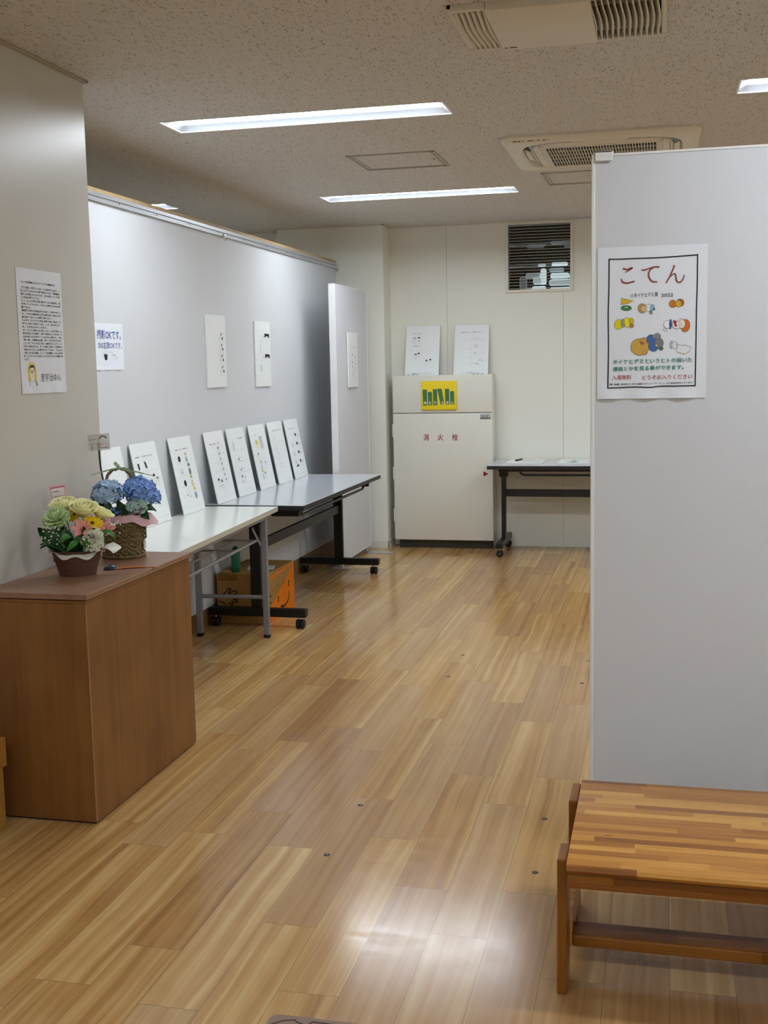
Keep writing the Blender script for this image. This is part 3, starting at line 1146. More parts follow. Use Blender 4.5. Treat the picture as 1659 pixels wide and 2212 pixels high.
A3W, A3H = .288, .410
def leaning(y, kind, label, x_foot=-2.4205):
    tilt = math.asin(.078 / A3H)
    mtx = frame_matrix((x_foot, y, .7012), (0, 1, 0), (-math.sin(tilt), 0, math.cos(tilt)))
    o = sheet('comic_board', A3W, A3H, .006, mtx, label, 'display board', M_BOARD, 'comic boards leaning on the left partition')
    p = Print(A3W, A3H, .0002)
    comic(kind, p)
    p.build('printed_comic', o)
def hung(y, z, kind, label, x=-2.51, W=.292, H=.412):
    mtx = frame_matrix((x + .0095, y, z), (0, 1, 0), (0, 0, 1))
    o = sheet('comic_board', W, H, .009, mtx, label, 'display board', M_BOARD, 'comic boards hung up')
    p = Print(W, H, .0002)
    comic(kind, p)
    p.build('printed_comic', o)

# ------------------------------------------------------------------ furniture

def wheel_table(label, loc, rz, W, L, overhang=.0):
    """folding table on castors; x across, y along, origin centre on the floor"""
    t = thing('folding_table', label, 'table', loc, rz)
    hx, hy = W / 2, L / 2
    H = .70
    mb = MB()
    mb.box(-hx, hx, -hy, hy, H - .004, H, M_TOPGREY, .0015, 1)
    mb.build('tabletop', None, t)
    mb = MB()
    mb.box(-hx + .0005, hx - .0005, -hy + .0005, hy - .0005, H - .030, H - .0042, M_CHAR, .003)
    mb.build('edge_band', None, t)
    # underside chassis
    mb = MB()
    mb.box(-hx + .05, hx - .05, -hy + .08, hy - .08, H - .050, H - .030, M_BLACK, .003)
    for s in (-1, 1):
        mb.box(-hx + .12, hx - .06, s * (hy - .11) - .02, s * (hy - .11) + .02, H - .075, H - .030, M_BLACK, .004)
    mb.build('under_frame', None, t)
    # latch rods along both long edges
    for s in (-1, 1):
        mb = MB()
        x = s * (hx - .065)
        y0, y1 = -hy + .17, hy - .27
        mb.tube([(x, y0 - .03, H - .03), (x, y0 - .028, H - .050), (x, y0 - .012, H - .072), (x, y0 + .01, H - .076), (x, y1 - .01, H - .076), (x, y1 + .012, H - .072), (x, y1 + .028, H - .050), (x, y1 + .03, H - .03)], .009, M_BLACK, 8)
        mb.build('latch_rod', None, t, True)
    # modesty beam
    mb = MB()
    mb.box(-.014, .014, -hy + .026, hy - .106, .435, .492, M_CHAR, .003)
    mb.build('cross_beam', None, t)
    for s in (-1, 1):
        y = hy - .09 if s > 0 else -hy + .010
        mb = MB()
        mb.box(-.032, .032, y - .016, y + .016, .11, H - .075, M_BLACK, .004)
        mb.box(-.05, .05, y - .03, y + .03, H - .11, H - .05, M_BLACK, .004)
        mb.build('column', None, t)
        mb = MB()
        mb.box(-hx + .008, hx - .002, y - .024, y + .024, .066, .114, M_BLACK, .006)
        mb.build('foot_bar', None, t)
        for sx in (-1, 1):
            x = sx * (hx - .04)
            mb = MB()
            mb.lathe([(.008, .045), (.008, .068)], M_CHROME, 12, Matrix.Translation((x, y, 0)))
            for k in (-1, 1):
                mb.lathe([(.013, -.011), (.024, -.010), (.027, -.004), (.027, .005), (.022, .010), (.012, .011)], M_RUBBER, 20, Matrix.Translation((x + k * .013, y, .0275)) @ Matrix.Rotation(PI / 2, 4, 'Y'))
            mb.box(x - .004, x + .004, y - .02, y + .02, .026, .052, M_RUBBER, .002)
            mb.lathe([(.004, -.028), (.004, .028)], M_CHROME, 10, Matrix.Translation((x, y, .0275)) @ Matrix.Rotation(PI / 2, 4, 'Y'))
            mb.build('caster', None, t, True)
    return t
T1 = wheel_table('long grey-topped folding table on black castor legs along the left partition', (-2.2125, 6.945, 0), 0, .587, 1.81)
T2 = wheel_table('grey-topped folding table on castors against the back wall beside the hydrant cabinet', (-.386, 8.842, 0), PI / 2, .585, 1.77)

# white folding table with steel tube legs
WT = thing('white_folding_table', 'white-topped folding table on grey tube legs between the brown counter and grey table', 'table', (-2.05, 5.985, 0), math.radians(3.19))
mb = MB()
mb.box(-.45, 0, -1.80, 0, .697, .700, M_TOPWHITE, .001, 1)
mb.build('tabletop', None, WT)
mb = MB()
mb.box(-.45, -.0004, -1.80, -.0004, .673, .6968, M_EDGECREAM, .002)
mb.build('edge_band', None, WT)
mb = MB()
for x in (-.035, -.415):
    mb.box(x - .012, x + .012, -1.74, -.06, .650, .673, M_GREYSTEEL, .002)
for y in (-1.70, -.10):
    mb.box(-.42, -.03, y - .01, y + .01, .650, .672, M_GREYSTEEL, .002)
mb.build('under_frame', None, WT)
for y in (-.165, -1.62):
    for x in (-.036, -.418):
        mb = MB()
        mb.box(x - .0155, x + .0155, y - .0155, y + .0155, .016, .652, M_GREYSTEEL, .003)
        lg = mb.build('leg', None, WT)
        mb = MB()
        mb.box(x - .0165, x + .0165, y - .0165, y + .0165, 0, .018, M_RUBBER, .002)
        mb.build('foot_cap', None, lg)
    mb = MB()
    mb.tube([(-.402, y, .224), (-.052, y, .224)], .0115, M_GREYSTEEL, 12)
    mb.build('stretcher', None, WT, True)
    s = -1 if y > -1 else 1
    for x in (-.036, -.418):
        mb = MB()
        mb.box(x - .019, x - .0155, -.009, .009, 0, .20, M_GREYSTEEL, 0, 1, Matrix.Translation((0, y, .500)) @ Matrix.Rotation(s * math.radians(-52), 4, 'X'))
        mb.build('folding_brace', None, WT)
mb = MB()
for x in (-.060, -.395):
    mb.tube([(x, -1.58, .545), (x, -.24, .545)], .0085, M_GREYSTEEL, 10)
for y in (-1.58, -1.24, -.58, -.24):
    mb.tube([(-.395, y, .545), (-.060, y, .545)], .006, M_GREYSTEEL, 8)
mb.tube([(-.28, -1.58, .545), (-.28, -.24, .545)], .005, M_GREYSTEEL, 8)
mb.tube([(-.17, -1.58, .545), (-.17, -.24, .545)], .005, M_GREYSTEEL, 8)
mb.build('wire_shelf', None, WT, True)

# brown counter
CT = thing('brown_counter', 'brown painted plywood counter standing against the left pillar', 'counter', (-1.951, 3.667, 0))
mb = MB()
mb.box(-.187, .186, -.413, .413, .006, .728, M_COUNTER, .002, 1)
mb.build('body', None, CT)
mb = MB()
mb.box(.1825, .1874, -.4144, -.4095, .012, .726, M_COUNTER_EDGE, .0012, 1)
mb.build('worn_corner', None, CT)
mb = MB()
mb.box(-.187, .186, -.413, .413, .728, .738, M_COUNTER, .001, 1)
mb.build('lip', None, CT)
mb = MB()
mb.box(-.187, .194, -.419, .417, .7415, .760, M_COUNTER_TOP, .002, 2)
mb.build('lid', None, CT)
B(-.180, .180, -.408, .408, .7375, .742).build('shadow_gap', M_DARKVOID, CT)
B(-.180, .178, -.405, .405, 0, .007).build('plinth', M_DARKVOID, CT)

# low pine stool at the far left
ST = thing('pine_stool', 'pale wooden stool corner at the left edge beside the counter', 'stool', (-2.094, 3.0, 0))
for (x, y) in ((.029, .165), (.029, -.215)):
    B(x - .022, x + .018, y - .025, y + .015, 0, .295, .003).build('leg', M_PINE, ST)
B(-.04, .056, -.26, .19, .205, .300, .003).build('seat', M_PINE, ST)
B(-.043, -.018, -.26, .19, 0, .204, .003).build('side_panel', M_PINE, ST)

# tall display panels
def display_panel(label, loc, rz, L, T, H, z0, feet):
    t = thing('display_panel', label, 'partition panel', loc, rz)
    mb = MB()
    mb.box(0, L, .003, T - .003, z0 + .004, H - .004, M_PANEL)
    mb.build('cloth_board', None, t)
    mb = MB()
    e = .006
    mb.box(-e, .004, 0, T, z0, H, M_WHITE, .0015, 1)
    mb.box(L - .004, L + e, 0, T, z0, H, M_WHITE, .0015, 1)
    mb.box(0, L, .0015, T - .0015, H - .006, H, M_WHITE)
    mb.box(0, L, .0015, T - .0015, z0, z0 + .006, M_WHITE)
    mb.build('edge_frame', None, t)
    for x, a, b in feet:
        mb = MB()
        mb.box(x - .045, x + .045, a, b, 0, .006, M_ALU, .002)
        mb.box(x - .02, x + .02, T * .2, T * .8, .006, z0 + .002, M_ALU)
        mb.build('foot', None, t)
    return t
PR = display_panel('tall pale panel on the right carrying the colourful exhibition poster', (-.190, 3.330, 0), 0, 1.5, .036, 2.028, .03, ((.30, -.02, .26), (1.3, -.02, .26)))
PL = display_panel('tall white panel standing edge on beside the far end of the grey table', (-2.232, 7.885, 0), PI / 2, .89, .048, 2.036, .045, ((.08, -.05, .09), (.80, -.20, .0)))

clip = MB()
clip.box(0, .048, -.006, -.0008, -.020, .008, None, .002)
clip.box(0, .048, -.006, .042, .0015, .008, None, .002)
clip.box(0, .048, .0372, .042, -.020, .008, None, .002)
o = clip.build('panel_clip', M_WHITE)
o.location = (-.186, 3.330, 2.028)
tag(o, 'small white plastic clip on the top left corner of the tall right panel', 'clip')

# hydrant cabinet
HC = thing('hydrant_cabinet', 'cream steel fire hydrant cabinet with red lettering against the back wall', 'cabinet', (-1.677, 8.93, 0))
mb = MB()
mb.box(-.393, .393, .022, .198, .075, 1.374, M_STEEL_W, .006)
mb.build('body', None, HC)
mb = MB()
mb.box(-.398, .400, 0, .022, 1.082, 1.378, M_STEEL_W, .007, 3)
mb.build('upper_panel', None, HC, True)
mb = MB()
mb.box(-.398, .400, 0, .022, .068, 1.077, M_STEEL_W, .007, 3)
dr = mb.build('door', None, HC, True)
for z in (.218, .554, .893):
    mb = MB()
    mb.lathe([(.006, z), (.006, z + .10)], M_STEEL_W, 12, Matrix.Translation((-.401, .008, 0)))
    mb.build('hinge', None, dr, True)
mb = MB()
mb.box(-.37, .37, .05, .195, 0, .075, mat('dark_plinth', '#3b3932', .6))
mb.build('plinth', None, HC)
mb = MB()
mb.box(.302, .385, -.004, .001, 1.035, 1.074, M_ALU, .001)
mb.box(.302, .385, -.0055, -.003, 1.034, 1.042, mat('plate_shadow', '#5a5c66', .4))
mb.build('handle_plate', None, HC)
for ch, u0, u1 in (('消', .307, .363), ('火', .450, .508), ('栓', .595, .655), ('', 0, 0)):
    p = Print(.798, 1.31, 0)
    if ch:
        p.text('#8c1c22', ch, u0, .3525, u1, .3930, .012)
    else:
        p.poly('#8c1c22', ((.905, .5775), (.905, .6090), (.953, .5935)))
    tx = p.build('red_character' if ch else 'red_arrow', dr)
    tx.matrix_local = frame_matrix((.001, -.0004, .068), (1, 0, 0), (0, 0, 1))
p2 = Print(.798, 1.31, 0)
p2.text('#55575f', '消火栓', .886, .2395, .925, .2560)
p2.text('#55575f', '扉', .935, .2395, .955, .2560)
tx = p2.build('plate_lettering', HC)
tx.matrix_local = frame_matrix((.001, -.0046, .068), (1, 0, 0), (0, 0, 1))

# ------------------------------------------------------------------ boards on show
leaning(4.872, 'blank', 'narrow blank-looking white sheet leaning behind the stick tag and basket handle')
leaning(5.255, 'shapes', 'white comic board with tall black shapes leaning behind the blue hydrangeas')
leaning(5.705, 'ovals', 'white comic board with dark ovals leaning at the far end of the white table')
leaning(6.185, 'trail', 'white comic board leaning nearest the camera on the grey table')
leaning(6.530, 'scribble', 'white comic board with pencil scribbles leaning second on the grey table')
leaning(6.905, 'yellow', 'white comic board with a yellow figure and text block on the grey table')
leaning(7.262, 'faint', 'white comic board with very faint frames leaning fourth on the grey table')
leaning(7.605, 'dots', 'white comic board with a column of black dots leaning farthest on the grey table')
hung(6.30, 1.352, 'patches', 'white comic board with small black hair patches hung on the left partition')
hung(7.10, 1.340, 'flags', 'white comic board with two black notched patches hung on the left partition')
hung(8.30, 1.305, 'tall', 'faint white comic board hung on the side of the tall white panel', -2.232, .272, .400)

def cab_board(x, kind, label, up=.0):
    W, H = .274, .402
    tilt = math.asin(.10 / H)
    mtx = frame_matrix((x, 9.022, 1.3765), (1, 0, 0), (0, math.sin(tilt), math.cos(tilt)))
    o = sheet('comic_board', W, H, .006, mtx, label, 'display board', M_BOARD, 'comic boards on the cabinet')
    p = Print(W, H, .0002)
    comic(kind, p)
    p.build('printed_comic', o)
cab_board(-1.856, 'staircase', 'white comic board on the left of the hydrant cabinet top')
cab_board(-1.463, 'pale', 'white comic board with pale frames on the right of the hydrant cabinet top')
def name_strip(x, label):
    o = B(-.055, .055, -.0015, .0015, 0, .007).build('caption_strip', M_WHITE)
    o.location = (x, 9.010, 1.3785)
    p = Print(.11, .007, .0018)
    for k in range(3):
        p.rect(BK, .12 + .3 * k, .3, .30 + .3 * k, .75)
    q = p.build('print', o)
    q.matrix_local = frame_matrix((0, 0, 0), (1, 0, 0), (0, 0, 1))
    tag(o, label, 'caption', 'caption strips on the cabinet')
name_strip(-1.925, 'tiny caption strip at the foot of the left board on the cabinet')
name_strip(-1.405, 'tiny caption strip at the foot of the right board on the cabinet')

# sheets lying on the back table
def flat_sheet(x, y, W, H, label, fn, sk=0.0):
    mtx = frame_matrix((x, y, .7045), (1, 0, 0), (sk, 1, 0))
    o = sheet('paper_sheet', W, H, .0035, mtx, label, 'paper', M_BOARD, 'sheets on the back table')
    p = Print(W, H, .0002)
    fn(p)
    p.build('print', o)
def fs1(p):
    for i in range(6):
        header(p, .35 + .02 * i, .9, .2 + .11 * i, 40 + i)
def fs2(p):
    p.poly('#6b6e66', ((.2, .75), (.35, .62), (.55, .7), (.4, .82)))
    p.poly('#8b8d84', ((.3, .4), (.42, .36), (.45, .5), (.36, .52)))
    p.poly('#c4b9a0', ((.7, .6), (.78, .55), (.8, .7)))
    header(p, .5, .9, .3, 50)
flat_sheet(-1.012, 8.70, .275, .40, 'white sheet lying on the back table next to the cabinet', fs1)
flat_sheet(-.61, 8.70, .30, .40, 'white sheet with grey sketches on the back table half hidden by the tall panel', fs2)
mb = MB()
mb.tube([(0, -.07, .006), (0, .06, .006), (0, .072, .006)], [.0065, .0065, .002], M_RUBBER, 10)
o = mb.build('pen', None, None, True)
o.location = (-1.075, 8.95, .7052)
o.rotation_euler = (0, 0, math.radians(-14))
tag(o, 'short black pen lying on the white sheet on the back table', 'pen')

# yellow sign on the cabinet
SG = thing('yellow_sign', 'yellow square sign with green book spines on the hydrant cabinet', 'sign', (-1.699, 8.93, 1.106))
sw, sh = .283, .226
mb = MB()
mb.box(-sw / 2, sw / 2, -.016, -.0003, 0, sh, mat('sign_yellow', '#efd312', .45, var=.04), .004, 3)
mb.build('plate', None, SG, True)
p = Print(sw, sh, .0004)
G = '#4a7650'
for q in (((.045, .29), (.17, .29), (.175, .845), (.055, .845)), ((.19, .375), (.31, .375), (.315, .84), (.20, .84)), ((.335, .285), (.455, .285), (.46, .84), (.34, .84)),
          ((.46, .275), (.585, .265), (.655, .80), (.55, .83)), ((.675, .28), (.795, .275), (.80, .82), (.685, .825)), ((.815, .36), (.93, .355), (.94, .82), (.825, .82))):
    p.poly(G, q)
for ch, u, wd in (('あ', .118, .088), ('と', .258, .075), ('り', .400, .055), ('え', .608, .075), ('ほ', .740, .080), ('ん', .882, .082)):
    p.text('#f1f1e6', ch, u - wd / 2, .70, u + wd / 2, .805, .012)
q = p.build('lettering', SG)
q.matrix_local = frame_matrix((0, -.0162, 0), (1, 0, 0), (0, 0, 1))

# ------------------------------------------------------------------ posters
def px_map(x, y):
    """position on the right hand poster from coordinates of its enlarged view"""
    yt = 295 - 70 * (x - 140) / 1345.0
    yb = 2115 - 30 * (x - 135) / 1315.0
    t = (y - yt) / (yb - yt)
    xl, xr = 140 - 5 * t, 1485 - 35 * t
    return ((x - xl) / (xr - xl), t)
PW, PH = .297, .420
mtx = frame_matrix((-.0295, 3.3318, 1.354), (1, 0, 0), (0, 0, 1))
po = sheet('exhibition_poster', PW, PH, .0004, mtx, 'white poster with small sleeping figures and a hand-drawn black border', 'poster', M_PAPER, None, .006)
po.matrix_world = frame_matrix((-.0295, 3.3312, 1.354), (1, 0, 0), (0, 0, 1))
p = Print(PW, PH, .0006)
Q = lambda *a: [px_map(*q) for q in a]
# border, slightly wavering
for seg in (((283, 428), (420, 424), (640, 412), (900, 400), (1150, 380), (1360, 362)), ((1360, 352), (1355, 700), (1345, 1000), (1338, 1400), (1325, 1945)),
            ((1330, 1938), (1100, 1945), (900, 1950), (780, 1965), (600, 1962), (420, 1972), (265, 1978)), ((283, 420), (280, 800), (272, 1100), (276, 1500), (268, 1980))):
    p.stroke('#17171a', smooth_pts(Q(*seg)), .0030)
RB = '#8d4a40'
for seg, tp in ((((455, 533), (500, 545), (568, 525), (520, 560), (476, 583)), (1, .9, 1, .7, .3)), (((430, 655), (450, 695), (500, 708), (560, 695), (595, 686)), (.5, .9, 1, .9, 1)),
                (((680, 545), (710, 552), (760, 535), (840, 512), (898, 512)), (.6, 1, .8, .9, 1)), (((838, 514), (790, 545), (768, 590), (776, 640), (812, 685), (872, 688)), (.6, .9, 1, 1, .9, .8)),
                (((1080, 488), (1060, 545), (1020, 630), (978, 700)), (1.1, .9, .9, .8)), (((985, 690), (1030, 625), (1072, 592), (1095, 600), (1100, 650), (1115, 685), (1150, 690), (1185, 650), (1200, 603)), (.6, .7, .8, .8, .9, .9, .9, .8, .6))):
    sp = smooth_pts(Q(*seg))
    p.stroke(RB, sp, .0044, 3, False, [tp[min(len(tp) - 1, i // 6)] + (tp[min(len(tp) - 1, i // 6 + 1)] - tp[min(len(tp) - 1, i // 6)]) * (i % 6) / 6 for i in range(len(sp))])
u0, t0 = px_map(545, 832)
u1, t1 = px_map(880, 874)
p.text('#33383f', '小タイケヒデミ展', u0, t0, u1, t1, .004, 3, .035)
u0, t0 = px_map(920, 832)
u1, t1 = px_map(1065, 864)
p.text('#33383f', '2022', u0, t0, u1, t1, .004, 3, .035)
def blob(col, cx, cy, rx, ry, ang=0, line='#6d675c', lw=.0009, lay=1):
    pts = []
    for k in range(28):
        a = 2 * PI * k / 28
        x, y = rx * math.cos(a), ry * math.sin(a)
        pts.append((cx + x * math.cos(ang) - y * math.sin(ang), cy + x * math.sin(ang) + y * math.cos(ang)))
    if col:
        p.poly(col, Q(*pts), lay)
    if line:
        p.stroke(line, Q(*pts), lw, lay + .5, True)
# plain lying figures and shapes in the poster's colours
p.poly('#d8b23e', Q((432, 890), (520, 905), (582, 922), (520, 950), (432, 965)), 1)
p.stroke('#8c7a3c', Q((432, 890), (520, 905), (582, 922), (520, 950), (432, 965)), .0008, 2, True)
blob('#3f8648', 494, 1008, 66, 32)
blob('#c6ccd2', 494, 1000, 26, 9, 0, '#2c5a34', .0008, 2)
blob('#b0905a', 690, 1008, 56, 56)
blob('#d0b98a', 712, 1015, 34, 34, 0, None, 0, 2)
blob('#e7ecee', 770, 1000, 42, 44, .2)
blob('#94b5c9', 812, 1000, 26, 40, .2, '#6b7d8c', .0008, 2)
p.poly('#5e4a4c', Q((828, 1000), (856, 1025), (820, 1026)), 3)
blob('#8e8a80', 795, 1060, 18, 18)
blob('#c07a30', 1060, 950, 46, 46)
blob('#9c6a3c', 1150, 935, 46, 46)
blob('#d8ac40', 1130, 950, 36, 40, 0, '#8a6a30', .0008, 2)
blob('#e2d21c', 400, 1205, 52, 60, .3)
blob('#a5a698', 452, 1190, 26, 52)
blob('#ece023', 505, 1180, 44, 58)
blob('#d9bb30', 556, 1165, 30, 40)
blob('#b98a4a', 560, 1220, 26, 26)
blob('#eceef0', 1000, 1200, 50, 48, .4)
blob('#3a63a0', 1032, 1195, 17, 62, .05, None)
blob('#eceef0', 1105, 1200, 54, 52, .4)
p.poly('#a8383c', Q((1060, 1145), (1120, 1165), (1098, 1180), (1115, 1226), (1085, 1222)), 4)
blob('#c9702e', 1210, 1210, 56, 76, .1)
blob('#efe6da', 1170, 1190, 38, 52, .1, '#6b5a4a', .0008, 3)
p.stroke('#3a3a3e', Q((1155, 1180), (1157, 1192)), .0016, 5)
p.stroke('#3a3a3e', Q((1160, 1205), (1162, 1216)), .0016, 5)
blob('#eceef0', 968, 1265, 20, 14, .5)
blob('#eceef0', 1165, 1138, 24, 12, .4)
blob('#d0a552', 660, 1475, 112, 102, .05)
blob('#d0a552', 712, 1395, 42, 36)
blob('#d0a552', 722, 1545, 30, 24)
blob('#476fa8', 800, 1380, 60, 56)
blob('#476fa8', 825, 1465, 62, 62)
blob('#8a8c90', 872, 1345, 42, 40)
blob('#7e8084', 895, 1425, 52, 62)
blob('#5c7060', 918, 1490, 26, 24)
blob('#dcc79a', 832, 1345, 12, 16, .3)
blob('#dcc79a', 862, 1455, 16, 14, .3)
for k in range(5):
    p.stroke('#9a5a44', Q((655 + k * 12, 1400 + (k % 2) * 14), (672 + k * 9, 1440 + (k % 3) * 10)), .0012, 4)
p.stroke('#7a7c7a', Q((1100, 1440), (1190, 1450), (1200, 1440), (1280, 1468), (1258, 1520), (1205, 1552), (1110, 1530)), .0010, 2, True)
p.stroke('#c8b86a', Q((1110, 1532), (1205, 1554), (1258, 1524)), .0014, 3)
for k in range(9):
    a = PI * .75 + k * .22
    p.stroke('#85878a', Q((1082 + 40 * math.cos(a), 1450 + 46 * math.sin(a)), (1082 + 66 * math.cos(a), 1450 + 72 * math.sin(a))), .0011, 2)
blob(None, 1085, 1450, 36, 44, 0, '#85878a', .0009, 2)
def fit(col, body, x0, y0, x1, y1, bold=.0, slope=.03):
    u0, t0 = px_map(x0, y0)
    u1, t1 = px_map(x1, y1)
    t1b = px_map(x0, y0 + (y1 - y0))[1]
    p.text(col, body, u0, t0, u1, t0 + (t1b - t0), bold, 3, slope)
TEAL, RED = '#4c8c80', '#b0444a'
fit(TEAL, 'タイケヒデミというヒトの描いた', 330, 1632, 1290, 1690, .022, .012)
fit(TEAL, '漫画とかを見る事ができます。', 328, 1720, 1190, 1775, .022, .012)
fit(RED, '入場無料', 322, 1822, 556, 1880, .006, .008)
fit(RED, 'どうぞお入りください', 690, 1818, 1292, 1874, .006, .010)
fit('#1c1c20', '【第二会場】浜中町パンダビル4階のスナック「アービー」でも作品を展示しています。', 285, 1925, 1300, 1950, .018, .010)
pr = p.build('print', po, .006)

# left pillar poster
LW, LH = .305, .430
lp = sheet('essay_poster', LW, LH, .0004, frame_matrix((-2.1390, 3.732, 1.386), (0, 1, 0), (0, 0, 1)), 'white sheet of dense printed text taped to the left pillar', 'poster', M_PAPER, None, .004)
p = Print(LW, LH, .0006)
lines = [(.10, .845, .108, 'もっとも空前絶後にちかいタイケヒデミの漫画紹介文'),
 (.10, .95, .152, '「四コマ漫画」の世界というのは、じつは奥が深くまた広い。一'),
 (.08, .95, .178, '見しただけではわからない間や空間の使い方に、作者独自の'),
 (.08, .95, .204, '感性と工夫が隠されているのであり、それを発見していくのが楽'),
 (.08, .48, .230, 'しい作品を連載している。'),
 (.08, .95, .256, 'そして、なんとも世界の片隅に置かれているその独自性に、思'),
 (.08, .95, .282, 'わず笑ってしまうのではなく、ほろりと心が動かされるのは不思'),
 (.08, .28, .308, '議である。'),
 (.08, .95, .334, '長期連載を予感させる作品ばかりなのだが、ここ数年やや忙しい'),
 (.08, .95, .360, 'など、さまざまな事情を抱えながらも連載を続け、根気のいる作'),
 (.08, .72, .386, '業を続けてきたことは想像に難くない。'),
 (.08, .95, .412, 'そんな中で、タイケヒデミの作品に登場する者は、誰もがどこか'),
 (.08, .92, .438, '抜けている愛すべき者たちである。‥‥いや、あるいはこれで'),
 (.08, .62, .464, 'も、十分なのかもしれない。'),
 (.08, .95, .490, 'また、そのことで読むものに笑いとともに、ある種の懐かしさ'),
 (.08, .95, .516, '感を呼び起こすのは事実で、何度でも読み返したくなるのだ。そ'),
 (.08, .95, .542, 'の手の楽しみ方を見せてくれるのだから驚きだ。一例に'),
 (.08, .95, .568, '「第一巻」の冒頭は必読。笑いと涙がまざり合い'),
 (.08, .95, .594, 'してくれる「なんでもない日々」の描写が心にしみて、いつ'),
 (.08, .95, .620, 'のまにか読み終わる。タイケの描く日常は、今日的にも'),
 (.08, .95, .646, '今後もまたたのしみな連載のひとつである。「なんとな'),
 (.08, .95, .672, 'く感じる大切な漫画」として「名作選集」にも入る作品'),
 (.08, .95, .698, '群とこのワールドを楽しんでいただけるなら幸甚に思'),
 (.08, .19, .724, 'います。')]
for u0, u1, t, s in lines:
    p.text('#1e1e22', s, u0, t - .0088, u1, t + .0088, .013)
p.poly('#d8c94e', [(.235 + .092 * math.cos(a), .815 - .070 * math.sin(a)) for a in [PI * k / 14 for k in range(15)]] + [(.150, .90), (.235, .915), (.320, .90)], 1)
p.ell('#e9dfcf', .235, .826, .050, .072, 2)
p.poly('#4a423b', [(.235 + .060 * math.cos(a), .806 - .040 * math.sin(a)) for a in [PI * k / 12 for k in range(13)]] + [(.180, .820), (.192, .798), (.235, .788), (.278, .798), (.290, .820)], 3)
p.ring('#3c3c40', .214, .822, .018, .010, .0013, 4)
p.ring('#3c3c40', .256, .822, .018, .010, .0013, 4)
p.stroke('#3c3c40', ((.232, .821), (.238, .821)), .0013, 4)
p.stroke('#8a7a66', ((.235, .828), (.231, .845), (.239, .847)), .001, 4)
p.stroke('#8a5a4a', ((.218, .858), (.235, .862), (.252, .858)), .0012, 4)
p.poly('#e4e6e8', ((.16, .94), (.19, .89), (.235, .88), (.28, .89), (.31, .94)), 2)
p.stroke('#6b665c', ((.16, .94), (.19, .89), (.235, .905), (.28, .89), (.31, .94)), .001, 4)
p.stroke('#5b4a40', ((.31, .90), (.33, .94)), .004, 4)
p.text('#5a5c60', '里宇治ゆん', .42, .84, .88, .905, .0, 3)
p.build('print', lp, .004)

# photo permission notice
ow, oh = .288, .215
ok = sheet('photo_notice', ow, oh, .0004, frame_matrix((-2.5090, 4.978, 1.464), (0, 1, 0), (0, 0, 1)), 'white notice with blue lettering on the left partition beside the pillar', 'notice', M_PAPER, None, .004)
p = Print(ow, oh, .0006)
BL = '#27418f'
p.text(BL, '撮影OKです。', .09, .145, .92, .345, .012)
p.text(BL, 'SNS拡散OKです。', .115, .40, .945, .545, .004)
p.poly('#2c3034', ((.29, .66), (.42, .665), (.41, .76), (.39, .79), (.33, .79), (.31, .75)), 3)
p.ring('#9aa0a6', .345, .60, .055, .055, .001)
p.text('#8d9096', 'どうぞ', .47, .60, .60, .635)
p.text('#8d9096', 'ご自由に', .55, .665, .74, .70)
p.text('#8d9096', 'です', .66, .725, .79, .76)
p.build('print', ok, .004)

# ------------------------------------------------------------------ bench
BN = thing('wooden_bench', 'low honey-coloured wooden bench with strip-laminated seat before the tall right panel', 'bench', (.28, 2.75, 0))
hx = .476
mb = MB()
def seatp(u, v):
    return None
prof = [(-.262, .318), (-.272, .324), (-.279, .333), (-.276, .341), (-.266, .346), (.262, .346), (.270, .342), (.272, .334), (.268, .322), (.258, .318)]
tb = bmesh.new()
A_ = [tb.verts.new((-hx, y, z)) for y, z in prof]
B_ = [tb.verts.new((hx, y, z)) for y, z in prof]
tb.faces.new(A_)
tb.faces.new(list(reversed(B_)))
for i in range(len(prof)):
    j = (i + 1) % len(prof)
    tb.faces.new((A_[i], B_[i], B_[j], A_[j]))
mb._merge(tb, M_BENCH)
mb.build('seat', None, BN, True)
for y0, y1 in ((-.262, -.240), (.236, .258)):
    B(-hx + .002, hx - .002, y0, y1, .284, .318, .002).build('apron', M_BENCH_SHADE, BN)
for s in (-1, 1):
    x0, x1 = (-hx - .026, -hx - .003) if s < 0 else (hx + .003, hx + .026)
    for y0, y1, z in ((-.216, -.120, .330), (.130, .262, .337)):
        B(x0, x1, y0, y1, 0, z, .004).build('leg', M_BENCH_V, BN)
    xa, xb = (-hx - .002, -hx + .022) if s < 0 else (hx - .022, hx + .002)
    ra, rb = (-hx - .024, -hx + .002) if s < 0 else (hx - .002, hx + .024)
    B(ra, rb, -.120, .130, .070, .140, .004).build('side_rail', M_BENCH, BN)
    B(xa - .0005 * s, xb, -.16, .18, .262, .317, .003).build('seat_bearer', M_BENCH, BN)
B(-hx + .002, hx - .002, -.119, -.042, .070, .100, .005).build('stretcher', M_BENCH_SHADE, BN)

